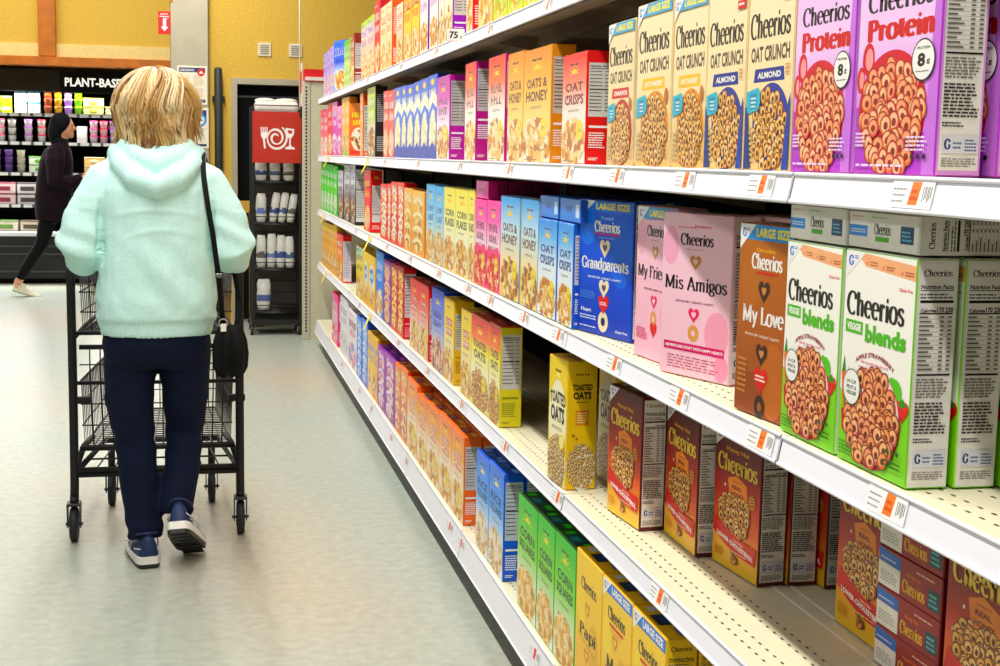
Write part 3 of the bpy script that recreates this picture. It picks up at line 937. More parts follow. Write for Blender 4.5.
# bottom shelf
style('momE', 'yellow cereal box with blue strip', .206, .32, .062, '#f0c41c', [(0, '#eebc14'), (1, '#f6d02a')], f_family('Mom', True), nut('Cheerios', K, False), '#f0c820', 'cheer')
style('papiE', 'plain yellow cereal box without a blue strip', .21, .318, .062, '#f0c41c', [(0, '#eebc14'), (1, '#f6d02a')], f_family('Papi', False), nut('Cheerios', K, False), '#e8bc1a', 'cheer')
style('cornE', 'bright green corn squares box', .2, .312, .058, '#3faf1c', [(0, '#eef2dc'), (.35, '#e2f0cc'), (.6, '#8ed45a'), (1, '#4cbc24')], sb('CORN', 'SQUARES', '#17452a', SQR, 91, badge=False, sun='#e8d83c', logo='#17452a'), plain_side('#bfe8a0'), '#3a9c1c', 'darkgreen')
style('riceE', 'bright blue rice squares box', .2, .31, .06, '#1f6cd8', [(0, '#f0f0ea'), (.35, '#d9e8f6'), (.65, '#5aa4ea'), (1, '#1f74dc')], sb('RICE', 'SQUARES', '#173a7a', ['#f3e2c4', '#e2c49a', '#faf0dc', '#c99c6a'], 92, badge=False, sun='#f3e6a0', logo='#173a7a'), s_half('#c9ced6', .93, .38), '#1a5ecc', 'blue')
style('orangeE', 'orange and white cereal box with salmon blocks', .25, .3, .06, '#ee7a1c', [(0, '#efe0c8'), (.4, '#fbf0de'), (.75, '#f6b468'), (1, '#ee861e')], sb('', '', K, FLK, 93, blocks='#d98a6c'), s_half('#cfcac4', .9, .4), '#e8741a', 'orange')
style('orange1E', 'deep orange cereal box with swirls', .2, .31, .06, '#e8641c', [(0, '#d96a2c'), (1, '#f08a2c')], f_arch('#f7dcb0', '#c9784c', ['#f0c088', '#b08a9c', '#f7e6c8']), plain_side(), '#e05a18', 'orange')
style('purpleE', 'violet cereal box with white swirls', .26, .3, .06, '#8a1c9c', [(0, '#6a1c8c'), (1, '#a428a8')], f_arch('#efd6ec', '#a04cb0', ['#e8b8a0', '#f6e0d0', '#c878c0']), plain_side(), '#7a1a92', 'purple')
style('yellowE', 'mustard yellow cereal box', .25, .305, .06, '#ecac1c', [(0, '#e89a1c'), (1, '#f4c430')], f_kid('#6a8ad0', '#fbf0d0', FLK, '#c9d4e4', '#f3d070', 20), plain_side(), '#e09a1a', 'gold')
style('blueE', 'vivid blue cereal box with white swirls', .25, .33, .06, '#1f6ce0', [(0, '#2a66d0'), (1, '#2f86ec')], f_arch('#d9e8f7', '#3f7cd8', ['#cfe0f3', '#8ab4ea', '#f3f6fa']), plain_side(), '#1a5cd0', 'blue')
style('whiteE2', 'white cereal box with pink and black print', .26, .315, .06, '#e9e6ea', [(0, '#ece6ea'), (1, '#f6f4f6')], f_kid('#d85a7c', '#3a3440', ['#e8a0b0', '#8a9ad0', '#f3d0d8'], '#f3dfe4', None, 21), plain_side('#b8b2bc'), '#eae8ec')
style('whiteE', 'plain white box with grey print', .26, .34, .06, '#eceaec', [(0, '#eeecee'), (1, '#f4f4f6')], f_kid('#b0b4bc', '#d9dade', ['#d0ccd0', '#e6e0e4'], '#f0eef0', None, 22), plain_side('#9c9aa0'), '#eceaec')
style('pinkE', 'rose pink cereal box with white print', .25, .315, .06, '#e85a94', [(0, '#e03a6a'), (.5, '#f0d0d8'), (1, '#ea5a96')], f_kid('#f7f0f3', '#c92a6a', ['#e06a80', '#f7dce2'], '#f7e4ea', None, 23), plain_side(), '#dc4a88', 'red')
# top shelf
for k_, d_, b_, st_, fn_, sb_ in (
        ('violet', 'pale violet cereal box', '#8a6ad0', [(0, '#d9b0e0'), (1, '#b4a4ea')], f_kid('#5a3ab0', '#f3ecfb', ['#c8a0e0', '#f3e0f0', '#f0d070'], '#e6d8f3', None, 31), '#7a5ac4'),
        ('bluebig', 'vivid blue cereal box with white splash', '#1c5ad8', [(0, '#8ab0ea'), (.4, '#c0d0f0'), (.6, '#2a62dc'), (1, '#2a7ae8')], f_kid('#1430b4', '#dfe8fb', FLK, '#e4e0f0', None, 32), '#1450c8'),
        ('greenA', 'lime and white cereal box', '#8cc832', [(0, '#a0cc3c'), (.5, '#d0e8a0'), (1, '#6cc02c')], f_kid('#2a8a1c', '#eef8dc', ['#a8d060', '#e8f0c0'], '#d8ecb0', None, 33), '#6cb024'),
        ('brownA', 'brown cereal box with pale nutrition side', '#8c3a1c', [(0, '#e0c4b0'), (.5, '#c98a6a'), (1, '#a04424')], f_kid('#fbeee0', '#5a1c10', FLK, '#e8d0bc', None, 34), '#8c3418'),
        ('snackA', 'pastel cereal box with lime top', '#e8d0c8', [(0, '#e8a868'), (.5, '#f0dcd0'), (.85, '#e0c8e0'), (1, '#b4d83c')], f_kid('#a06ab8', '#fbf4ee', FLK, '#f0d8b8', '#f0cdb4', 35), '#c99a8a'),
        ('redA', 'tall crimson cereal box', '#cc1c3c', [(0, '#d02440'), (1, '#d8304c')], f_kid('#fbe4e0', '#8c1020', FLK, '#f0b0a8', None, 36), '#c41c38'),
        ('tanA', 'cream and orange flakes box', '#f07a1c', [(0, '#eec890'), (.5, '#f8ead0'), (1, '#f6dcb8')], f_kid('#e8823c', '#fbf0dc', FLK, '#eed0a0', '#f6dcb4', 37), '#ec7216'),
        ('redbrownA', 'cream flakes box with red brown edge', '#b04a24', [(0, '#e8c49a'), (1, '#f7e6d0')], f_kid('#d87a4c', '#fbf0e0', FLK, '#f0dcb8', None, 38), '#a03c1c'),
        ('orangeA', 'orange and gold cereal box', '#ee7a24', [(0, '#ee9a4c'), (.5, '#f6c060'), (1, '#f6a83c')], f_kid('#d8501c', '#fbe8c0', FLK, '#f7dca8', '#f8d070', 39), '#e0621c'),
        ('lilacA', 'white and lilac cereal box', '#7a2c9c', [(0, '#efe2cc'), (.5, '#f7f2f0'), (1, '#d8b4e0')], f_kid('#b48ac4', '#f7f2f8', FLK, '#efe4d4', None, 40), '#7a2a9c'),
        ('creamA', 'cream granola box with purple side', '#8a20b4', [(0, '#e8d8a8'), (.5, '#f7efd8'), (1, '#f3d8e8')], f_kid('#c87ab0', '#fbf6ea', ['#d9b880', '#f3e4b8', '#b08a50'], '#f0e2b8', None, 41), '#9a28bc'),
        ('pinkwhiteA', 'white and pink cereal box with red side', '#d83a1c', [(0, '#f3d8d8'), (.5, '#fbf0ee'), (1, '#f3b8c8')], f_kid('#e05a8c', '#fbf6f6', FLK, '#f6e0d8', None, 42), '#dc3414'),
        ('tanbigA', 'cream box with large golden clusters', '#e0b860', [(0, '#ecd08c'), (.5, '#f6ead0'), (1, '#f6ecd8')], lambda P: (P.flakes(.5, .35, .5, .34, .1, 200, FLK, 3), P.squig(.1, .75, .9, .9, '#c9824c', 4, 5, .07)), '#d0a04c'),
        ('limeA', 'yellow and lime granola box', '#7cc81c', [(0, '#d8d860'), (.5, '#f0e89c'), (1, '#c8e07c')], f_kid('#5a9c1c', '#f7f8dc', ['#d9a83c', '#b8c83c', '#f3e49c'], '#f3eaa8', None, 43), '#6cc40c')):
    style(k_, d_, .2, .3, .055, b_, st_, fn_, plain_side() if k_ not in ('brownA', 'creamA') else s_half('#dcd2ce', .8, .3), sb_)

TOPS = {'blue': ('#1f5cc0', '#0f2f78', '#8ab4ea'), 'green': ('#f0efe6', '#8ccf3a', '#3f6a2c'), 'gold': ('#e0ac1c', '#a07a14', '#f6e08a'), 'red': ('#b8242c', '#6a1418', '#f0a080'), 'purple': ('#7a1c92', '#3a1c6a', '#d890e0'),
        'orange': ('#ea7a1e', '#8a3a6a', '#f7c07a'), 'darkgreen': ('#244a20', '#1c4a8a', '#5ad02c'), 'cheer': ('#e8bc20', '#27303a', '#2a5aa8')}
MESH = {}


def box_meshes(key):
    if key in MESH:
        return MESH[key]
    s = ST[key]
    W, H, D = s['W'], s['H'], s['D']
    m = MB()
    m.bbox((0, -W / 2, 0), (D, W / 2, H - .0012), s['base'], .0016)
    out = [('carton', m.mesh('carton'))]
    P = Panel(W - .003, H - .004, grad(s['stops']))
    s['front'](P)
    out.append(('front_panel', P.mesh('front_panel', lambda u, v, o: (-o, (W - .003) / 2 - u, v + .002))))
    P = Panel(D - .003, H - .004, s['sbase'])
    s['side'](P)
    out.append(('side_panel', P.mesh('side_panel', lambda u, v, o: (u + .0015, -W / 2 - o, v + .002))))
    t = TOPS.get(s['top'], (s['base'], '#8d8478', '#d8d2c4'))
    P = Panel(W - .006, D - .004, t[0])
    P.rect(.04, .48, .96, .5, t[1])
    P.rect(.3, .2, .62, .78, t[1])
    P.lines(.33, .3, .6, .7, 3, t[2], 2)
    P.rect(.7, .55, .94, .86, t[2])
    P.rect(.06, .3, .2, .74, t[2] if s['top'] != 'cheer' else '#c9ccd0')
    if s['top'] == 'cheer':
        P.serif('Cheerios', .46, .3, .3, .3, K)
    mb = MB()
    mb.bbox((.001, -W / 2 + .001, H - .0012), (D - .001, W / 2 - .001, H), t[0], .0004)
    for pts, o, mm in P.polys:
        mb.add([(v + .002, (W - .006) / 2 - u, H + o - .0002) for u, v in pts], [tuple(range(len(pts)))], mm)
    out.append(('top_flap', mb.mesh('top_flap')))
    MESH[key] = out
    return out


def cereal(key, x, y, z, W, H, rotz, label, group=None, name='cereal_box', tilt=0.):
    s = ST[key]
    t = thing(name, label, 'cereal box', (x, y, z + .002), rotz, group)
    if tilt:
        t.rotation_euler = (0, tilt, rotz)
    t.scale = (1, W / s['W'], H / s['H'])
    for n, me in box_meshes(key):
        o = link(me, n, t)
    return t

# ------------------------------------------------------------------ floor and walls
def floor_material():
    m = bpy.data.materials.new('polished_concrete')
    m.use_nodes = True
    nt = m.node_tree
    b = nt.nodes['Principled BSDF']
    tc = nt.nodes.new('ShaderNodeTexCoord')

    def noise(sc, det, stretch=None):
        n = nt.nodes.new('ShaderNodeTexNoise')
        n.inputs['Scale'].default_value = sc
        n.inputs['Detail'].default_value = det
        if stretch:
            mp = nt.nodes.new('ShaderNodeMapping')
            mp.inputs['Scale'].default_value = stretch
            nt.links.new(tc.outputs['Object'], mp.inputs['Vector'])
            nt.links.new(mp.outputs[0], n.inputs['Vector'])
        else:
            nt.links.new(tc.outputs['Object'], n.inputs['Vector'])
        return n
    a, c, d = noise(.55, 2, (1, .6, 1)), noise(26, 4), noise(1.2, 1)
    r = nt.nodes.new('ShaderNodeValToRGB')
    e = r.color_ramp.elements
    e[0].position, e[0].color = .36, lin('#adb5ab')
    e[1].position, e[1].color = .66, lin('#bdb3a2')
    e.new(.5).color = lin('#b3b7ab')
    nt.links.new(a.outputs['Fac'], r.inputs['Fac'])
    r2 = nt.nodes.new('ShaderNodeValToRGB')
    r2.color_ramp.elements[0].position, r2.color_ramp.elements[0].color = .3, (.86, .86, .86, 1)
    r2.color_ramp.elements[1].position, r2.color_ramp.elements[1].color = .7, (1.08, 1.08, 1.08, 1)
    nt.links.new(c.outputs['Fac'], r2.inputs['Fac'])
    mx = nt.nodes.new('ShaderNodeMixRGB')
    mx.blend_type = 'MULTIPLY'
    mx.inputs[0].default_value = 1
    nt.links.new(r.outputs[0], mx.inputs[1])
    nt.links.new(r2.outputs[0], mx.inputs[2])
    nt.links.new(mx.outputs[0], b.inputs['Base Color'])
    rr = nt.nodes.new('ShaderNodeMapRange')
    rr.inputs[3].default_value = .3
    rr.inputs[4].default_value = .36
    nt.links.new(d.outputs['Fac'], rr.inputs[0])
    nt.links.new(rr.outputs[0], b.inputs['Roughness'])
    return m


b = MB()
b.add([(-9, -3, 0), (5, -3, 0), (5, 17, 0), (-9, 17, 0)], [(0, 1, 2, 3)], floor_material())
struct(b.build('floor'))
OCHRE = mat('#d9b76f', .8, vary=.1, scale=60, bump=.15)
STEEL = mat('#b5ad98', .38, .35, .06, 8)
DARK = mat('#0e0f10', .6)
BLACK = mat('#060607', .75)
WOOD = mat('#b8702a', .45, vary=.16, scale=9)
# ochre wall with the doorway
b = MB()
b.box((.073, 11.6, 0), (.25, 11.8, 3.6), OCHRE)
b.box((.25, 11.6, 1.99), (.92, 11.8, 3.6), OCHRE)
b.box((.92, 11.6, 0), (4.6, 11.8, 3.6), OCHRE)
struct(b.build('wall_back'))
b = MB()
b.box((.25, 11.57, 0), (.298, 11.8, 1.99), STEEL)
b.box((.298, 11.57, 1.942), (.87, 11.8, 1.99), STEEL)
b.box((.87, 11.57, 0), (.92, 11.8, 1.99), STEEL)
d = struct(b.build('door_1'))
b = MB()
b.bbox((.3, 11.7, .01), (.868, 11.74, 1.94), mat('#050506', .8), .004)
b.box((.3, 11.694, 1.84), (.868, 11.7, 1.855), mat('#3c4047', .3))
b.build('door_leaf', d)
b = MB()
b.bbox((.385, 11.2, 0), (.43, 11.56, .92), mat('#9a6a36', .5, vary=.15, scale=8), .004)
b.bbox((.30, 11.56, .9), (.42, 11.6, 1.0), mat('#c9a05c', .5), .003)
tag(b.build('corner_guard'), 'brown wooden guard post beside the dark doorway', 'corner guard')
# steel clad column
b = MB()
b.bbox((-.224, 11.5, 0), (.073, 12.1, 3.6), STEEL, .006)
b.box((-.228, 11.496, 2.56), (-.2, 11.6, 2.6), WOOD)
struct(b.build('wall_column'))
b = MB()
b.tube([(.148, 11.53, .02), (.148, 11.53, 2.05), (.148, 11.53, 2.066)], [.032, .032, .02], mat('#2f322e', .55), 14)
b.box((.1, 11.54, .3), (.2, 11.6, .34), DARK)
b.box((.1, 11.54, 1.8), (.2, 11.6, 1.84), DARK)
tag(b.build('bumper_pole'), 'dark grey vertical bumper pole beside the steel column', 'bumper')
# soffit over the chilled case
b = MB()
b.box((-6.5, 15.9, 0), (-.1, 16.1, 4), OCHRE)
b.box((-6.5, 14.55, 2.42), (-.2, 15.9, 4), OCHRE)
b.box((-6.5, 14.52, 2.29), (-.2, 15.9, 2.42), mat('#ecd59a', .7))
struct(b.build('wall_soffit'))
b = MB()
b.bbox((-6.5, 14.46, 2.2), (-.2, 14.56, 2.29), WOOD, .008)
struct(b.build('trim_1'))
b = MB()
b.bbox((-1.54, 14.47, 2.29), (-1.375, 14.56, 4), WOOD, .008)
struct(b.build('trim_2'))
b = MB()
b.box((-6.5, 12.1, 0), (-6.4, 16, 4), OCHRE)
struct(b.build('wall_left'))

# vents, sign plates and notices on the column and wall
for x, lab in ((.519, 'pale square wall vent nearer the steel column'), (.768, 'pale square wall vent directly above the dark doorway')):
    t = thing('wall_vent', lab, 'vent', (x, 11.6, 2.225), group='pair of wall vents')
    b = MB()
    b.bbox((-.053, -.012, -.055), (.053, 0, .055), mat('#e6dcc4', .5), .003)
    b.build('frame', t)
    b = MB()
    for i in range(5):
        b.box((-.035, -.016, -.036 + i * .016), (.035, -.012, -.03 + i * .016), mat('#8a8270', .5))
    b.build('grille', t)


def flat_sign(name, lab, cat, loc, W, H, base, draw, group=None, thick=.006, rotz=0.):
    t = thing(name, lab, cat, loc, rotz, group)
    b = MB()
    b.bbox((-W / 2, -thick, 0), (W / 2, 0, H), base, .0015)
    b.build('board', t)
    P = Panel(W - .004, H - .004, base)
    draw(P)
    link(P.mesh('print', lambda u, v, o: (-W / 2 + .002 + u, -thick - o, .002 + v)), 'print', t)
    return t


def d_notice(P):
    P.rect(.06, .84, .94, .96, '#26305e')
    P.lines(.1, .87, .6, .94, 2, Wt, 3)
    P.circ(.8, .84, .13, '#c9202c')
    P.poly([(.72, .81), (.88, .81), (.8, .89)], Wt)
    P.lines(.1, .5, .45, .76, 8, '#c9b48c', 4)
    P.lines(.55, .5, .9, .76, 8, '#c9b48c', 5)
    P.lines(.1, .2, .45, .45, 8, '#d2bc94', 6)
    P.lines(.55, .2, .9, .45, 8, '#d2bc94', 7)
    P.rect(.5, .05, .94, .13, '#2a3154')
    P.lines(.54, .07, .9, .12, 2, '#b9bdd0', 8)


def d_notice2(P):
    P.rect(.06, .66, .94, .95, '#223a70')
    P.lines(.1, .8, .6, .92, 3, Wt, 3)
    P.circ(.72, .7, .22, '#4f8fc4')
    P.circ(.72, .7, .15, '#dfe8f0')
    P.poly([(.62, .68), (.84, .68), (.72, .76)], '#c9202c')
    P.lines(.1, .2, .9, .5, 9, '#a8a498', 5)
    P.rect(.5, .04, .94, .1, '#2a3154')


flat_sign('notice', 'upper white notice with navy header on the steel column', 'notice', (-.056, 11.5, 1.765), .235, .305, '#f3ead6', d_notice, 'notices on the column')
flat_sign('notice', 'lower notice with navy block behind the blonde hair', 'notice', (-.05, 11.5, 1.42), .24, .32, '#f1ead8', d_notice2, 'notices on the column')


def d_fire(P):
    P.lines(.15, .86, .85, .94, 2, Wt, 3)
    P.rect(.1, .76, .9, .8, Wt)
    P.rect(.38, .38, .66, .66, Wt)
    P.rect(.44, .66, .6, .72, Wt)
    P.rect(.58, .68, .82, .7, Wt)
    P.poly([(.2, .32), (.84, .32), (.52, .12)], Wt)
    P.rect(.4, .3, .64, .4, Wt)


flat_sign('extinguisher_sign', 'small red sign with white fire extinguisher and arrow beside the column', 'sign', (-.268, 11.5, 2.31), .094, .178, '#d01c2c', d_fire)
b = MB()
b.box((-.33, 11.5, 2.34), (-.222, 11.52, 2.36), STEEL)

# ------------------------------------------------------------------ chilled case at the end of the aisle
case = thing('chilled_case', 'black open chilled case with white lit shelf edges against the far wall', 'refrigerated case', (0, 0, 0))
CX0, CX1 = -5.2, -.3
b = MB()
b.box((CX0, 15.75, .2), (CX1, 15.85, 2.2), BLACK)
b.box((CX0, 15.02, 1.99), (CX1, 15.75, 2.2), BLACK)
b.box((CX0, 15.05, 0.0), (CX1, 15.75, .24), BLACK)
b.box((CX0, 15.05, 0), (CX0 + .05, 15.8, 2.2), BLACK)
b.box((CX1 - .05, 15.05, 0), (CX1, 15.8, 2.2), BLACK)
b.build('cabinet', case)
b = MB()
b.box((CX0, 15.0, 1.97), (CX1, 15.02, 2.19), mat('#2c2822', .75))
b.build('header', case)
b = MB()
b.bbox((CX0, 14.98, .05), (CX1, 15.05, .5), mat('#0d0e10', .5), .01)
for z in (.12, .3, .38):
    b.box((CX0, 14.965, z), (CX1, 14.98, z + .02), mat('#3a3c3e', .35))
b.build('base_panel', case)
b = MB()
b.bbox((CX0, 14.97, .492), (CX1, 15.09, .535), mat('#e6e8ea', .4), .006)
b.build('bumper_rail', case)
CS = (.534, .812, 1.139, 1.454, 1.747)
for z in CS:
    b = MB()
    b.box((CX0 + .05, 15.08, z - .02), (CX1 - .05, 15.74, z), mat('#3a3c3e', .4))
    sh = b.build('shelf', case)
    if z > .6:
        b = MB()
        b.box((CX0 + .05, 15.065, z - .028), (CX1 - .05, 15.08, z + .002), mat('#55585a', .4))
        k = int((CX1 - CX0) / .115)
        for i in range(k):
            x = CX0 + .08 + i * .115
            b.box((x, 15.061, z - .028), (x + .085, 15.065, z + .004), mat('#e9e9e6', .5))
        b.build('price_strip', sh)
l = area('case_lamp', (-2.6, 15.1, 1.965), 4.6, .05, 55, (1, .98, .95), rot=(math.radians(-18), 0, 0))

for z in (.812, 1.139, 1.454, 1.747):
    area('case_shelf_fill', (-2.6, 15.11, z - .032), 4.6, .03, 16, (1, .98, .95), rot=(math.radians(-24), 0, 0))  # fill lights added below the shelf fronts to brighten the products


def d_plant(P):
    P.sans('PLANT-BASED', .5, .5, .88, .42, mat('#f6f4f0', .5, emit=.7), .012)


flat_sign('aisle_sign', 'black PLANT-BASED sign on the header of the chilled case', 'sign', (-1.03, 14.998, 1.965), .72, .215, mat('#070707', .8), d_plant, thick=.012)

PROD = {}


def product(kind, c1, c2):
    k = (kind, c1, c2)
    if k in PROD:
        return PROD[k]
    b, p = MB(), MB()
    if kind == 'pack':
        b.bbox((-.058, -.05, 0), (.058, .05, .1), c1, .006)
        b.box((-.04, -.0506, .03), (.03, -.05, .07), '#c9ced4')
        p.bbox((-.06, -.052, .1), (.06, .052, .112), c2, .003)
    elif kind == 'tub':
        b.lathe([(.034, 0), (.04, .062), (.042, .066)], (0, 0, 0), c1)
        p.lathe([(.044, .066), (.044, .074), (.04, .076)], (0, 0, 0), c2)
    elif kind == 'carton':
        b.bbox((-.05, -.04, 0), (.05, .04, .13), c1, .003)
        b.box((-.04, -.0405, .03), (.04, -.04, .06), c2)
        p.add([(-.05, -.04, .13), (.05, -.04, .13), (.05, .04, .13), (-.05, .04, .13), (-.05, 0, .16), (.05, 0, .16)], [(0, 1, 5, 4), (2, 3, 4, 5), (0, 4, 3), (1, 2, 5)], c1)
        p.box((-.05, -.002, .158), (.05, .002, .172), c2)
    elif kind == 'tray':
        b.bbox((-.1, -.06, 0), (.1, .06, .075), c1, .01, 2)
        b.ell((0, -.058, .038), (.05, .006, .024), c2, 14, 6)
        p.bbox((-.103, -.063, .075), (.103, .063, .084), c2, .003)
    else:
        b.bbox((-.11, -.07, 0), (.11, .07, .1), c1, .006)
        b.box((-.08, -.0706, .025), (.06, -.07, .07), c2)
        p.bbox((-.112, -.072, .1), (.112, .072, .112), c2, .003)
    PROD[k] = (b.mesh('container'), p.mesh('lid'))
    return PROD[k]


def place_products():
    #        kind, colours, label, x, shelf, stacked
    L = [('carton', '#f0f2ee', '#7ac0d8', 'white carton with pale blue band', -1.8, 4, 2), ('carton', '#eef2ee', '#6ab8d0', 'white carton with sky blue band', -1.67, 4, 2),
         ('carton', '#d8e84c', '#f0f4d0', 'lime yellow carton', -1.94, 4, 1), ('tub', '#9a5034', '#7a3a28', 'brown tub', -1.53, 4, 4), ('tub', '#c9a04c', '#8a6a2c', 'tan tub', -1.43, 4, 3), ('tub', '#b48ad8', '#d8c0ea', 'lilac tub', -1.33, 4, 4),
         ('tub', '#8ac832', '#b4e04c', 'green tub', -1.23, 4, 5), ('tray', '#e6e4a4', '#c8cc6c', 'pale yellow tray', -1.08, 4, 2), ('tray', '#dcd8a8', '#d0c080', 'straw coloured tray', -.86, 4, 1), ('tub', '#d9c88a', '#a8902c', 'mustard tub', -2.1, 4, 3), ('carton', '#7a9a3c', '#c9d88a', 'green carton', -2.03, 4, 1),
         ('tub', '#f0e8ea', '#e0506a', 'white tub with pink lid', -2.0, 3, 4), ('tub', '#f0eee8', '#3a3a3a', 'white tub with black lid', -1.89, 3, 3), ('tub', '#ecdfe8', '#a06ab0', 'white tub with violet lid', -1.73, 3, 4), ('tub', '#efe9ea', '#c93a4c', 'white tub with red lid', -1.6, 3, 4), ('tub', '#e8d890', '#c9a84c', 'custard tub', -1.47, 3, 3),
         ('carton', '#f2f0ee', '#e8e0d8', 'plain white carton', -1.2, 3, 1), ('tub', '#f0d8e2', '#d85a8a', 'pink tub', -1.08, 3, 4), ('tub', '#f0c8d0', '#c92a4a', 'rose tub', -.98, 3, 4), ('tub', '#e0c8ea', '#a04cb8', 'mauve tub', -.88, 3, 4), ('tub', '#ecd0e8', '#8a4ab0', 'orchid tub', -.78, 3, 3), ('tub', '#f0e4d8', '#d8a84c', 'ivory tub', -.66, 3, 3),
         ('tub', '#6a4a8c', '#4a3064', 'purple tub', -1.93, 2, 3), ('tub', '#7a5aa0', '#553a7c', 'violet tub', -2.05, 2, 3), ('tub', '#c9c4b4', '#8a887c', 'grey tub', -1.81, 2, 4), ('tray', '#e8eae2', '#6aa84c', 'clear salad tray', -1.63, 2, 2), ('tray', '#e8c48a', '#f0dcb0', 'amber tray', -1.08, 2, 2), ('tray', '#e0d0a8', '#f2e6c8', 'sand coloured tray', -.84, 2, 2),
         ('block', '#e4d0d0', '#8a3a4c', 'pink printed box', -1.98, 1, 2), ('block', '#dcd6d6', '#4a4444', 'grey printed box', -1.74, 1, 2), ('tub', '#c9d0c4', '#5a6a54', 'pale green tub', -1.56, 1, 3),
         ('block', '#d9d0c4', '#6a8a4c', 'cream printed box', -1.96, 0, 1), ('block', '#d4c8b8', '#54483c', 'fawn printed box', -1.72, 0, 1)]
    ords = ['lowest', 'second', 'third', 'fourth', 'topmost']
    sname = ['lowest', 'second lowest', 'middle', 'second highest', 'highest']
    for kind, c1, c2, lab, x, s_, n in L:
        ms = product(kind, c1, c2)
        h = {'tub': .077, 'carton': .173, 'tray': .085, 'block': .113}[kind]
        if kind == 'carton' and n == 2:
            ms = product('pack', c1, c2)
            h = .1125
        w = {'tub': 'yogurt_tub', 'carton': 'drink_carton', 'tray': 'food_tray', 'block': 'food_box'}[kind]
        n = min(n, 3) if kind == 'tub' else n
        for i in range(n):
            at = f'{lab} on the {sname[s_]} shelf of the chilled case' if n == 1 else f'{lab}, {ords[i]} of a stack on the {sname[s_]} chilled case shelf'
            t = thing(w, at, {'tub': 'tub', 'carton': 'carton', 'tray': 'tray', 'block': 'food box'}[kind], (x, 15.16 + (.03 if kind != 'tub' else 0), CS[s_] + .002 + i * (h + .0006)), group='products in the chilled case')
            for nm, me in zip(('container', 'lid'), ms):
                link(me, nm, t)


place_products()

# ------------------------------------------------------------------ shelving
XL, XB, YEND = .838, 1.32, 10.12
LEV = (('bottom', .19), ('fourth', .612), ('third', 1.0), ('second', 1.384), ('top', 1.787))
ZS = {'E': .19, 'D': .612, 'C': 1.0, 'B': 1.384, 'A': 1.787}
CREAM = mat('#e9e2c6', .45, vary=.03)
UNDER_SHADE = mat('#857a68', .6, vary=.05)  # cream undersides and braces, darkened to taupe to stand in for shade
RAIL = mat('#f4f3f8', .38, vary=.01)
shelving = thing('shelving_unit', 'long cream supermarket shelving run filled with cereal boxes', 'shelving', (0, 0, 0))
cuts = [-1.79, -.57, .65, 1.87, 3.09, 4.31, 5.53, 6.75, 7.97, 9.19, YEND]
b = MB()
b.box((XB, cuts[0], 0), (XB + .03, YEND, 1.95), mat('#14130f', .8))
for y in cuts:
    b.box((XB - .012, y - .015, .1), (XB, y + .015, 1.95), mat('#0a0a08', .8))
b.build('back_panel', shelving)
b = MB()
b.box((.872, cuts[0], 0), (.9, YEND, .1), mat('#0c0e12', .5))
b.build('kick_plate', shelving)
LIPX = {'bottom': .826}
for y0, y1 in zip(cuts[:-1], cuts[1:]):
    if y0 < -1:
        continue
    for nm, z in LEV:
        xl = LIPX.get(nm, XL)
        b = MB()
        a0, a1 = y0 + .002, y1 - .002
        b.box((xl, a0, z - .004), (XB - .014, a1, z), CREAM)
        b.box((xl + .0005, a0, z - .012), (XB - .014, a1, z - .004), UNDER_SHADE)
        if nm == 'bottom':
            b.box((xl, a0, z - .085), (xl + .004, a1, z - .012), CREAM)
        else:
            b.box((xl, a0, z - .045), (xl + .012, a1, z - .012), UNDER_SHADE)
            b.box((xl + .012, a0, z - .045), (xl + .05, a1, z - .038), UNDER_SHADE)
            b.box((xl + .2, a0, z - .04), (xl + .225, a1, z - .012), UNDER_SHADE)
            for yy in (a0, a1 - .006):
                b.add([(xl + .02, yy, z - .012), (XB - .014, yy, z - .012), (XB - .014, yy, z - .1), (xl + .03, yy, z - .03)], [(0, 1, 2, 3)], UNDER_SHADE)
        if nm in ('bottom', 'fourth', 'third'):
            n = int((a1 - a0) / .03)
            P = []
            for i in range(n):
                for j, dx in enumerate((.03, .055, .1, .125)):
                    y = a0 + .015 + i * .03 + (.015 if j % 2 else 0)
                    if y + .012 < a1:
                        P.append([(xl + dx, y, z + .0004), (xl + dx + .004, y, z + .0004), (xl + dx + .004, y + .0095, z + .0004), (xl + dx, y + .0095, z + .0004)])
            for q in P:
                b.add(q, [(0, 1, 2, 3)], '#55524a')
        if nm == 'fourth':
            for dx in (.2, .235):
                b.box((xl + dx, a0, z), (xl + dx + .006, a1, z + .0015), mat('#f3efe2', .3))
        sh = b.build('shelf', shelving)
        b = MB()
        h = .092 if nm == 'bottom' else .04
        t = .012 if nm == 'bottom' else .008
        a0, a1 = a0 + .003, a1 - .003
        b.add([(xl - .003, a0, z), (xl - .003, a1, z), (xl - .003 - t, a1, z - h), (xl - .003 - t, a0, z - h), (xl, a0, z), (xl, a1, z), (xl - t, a1, z - h), (xl - t, a0, z - h)],
              [(3, 2, 1, 0), (4, 5, 6, 7), (0, 1, 5, 4), (2, 3, 7, 6), (1, 2, 6, 5), (3, 0, 4, 7)], RAIL)
        b.tube([(xl - .004, a0, z - .001), (xl - .004, a1, z - .001)], .003, RAIL, 8)
        b.tube([(xl - .003 - t, a0, z - h), (xl - .003 - t, a1, z - h)], .003, RAIL, 8)
        b.build('price_rail', sh)

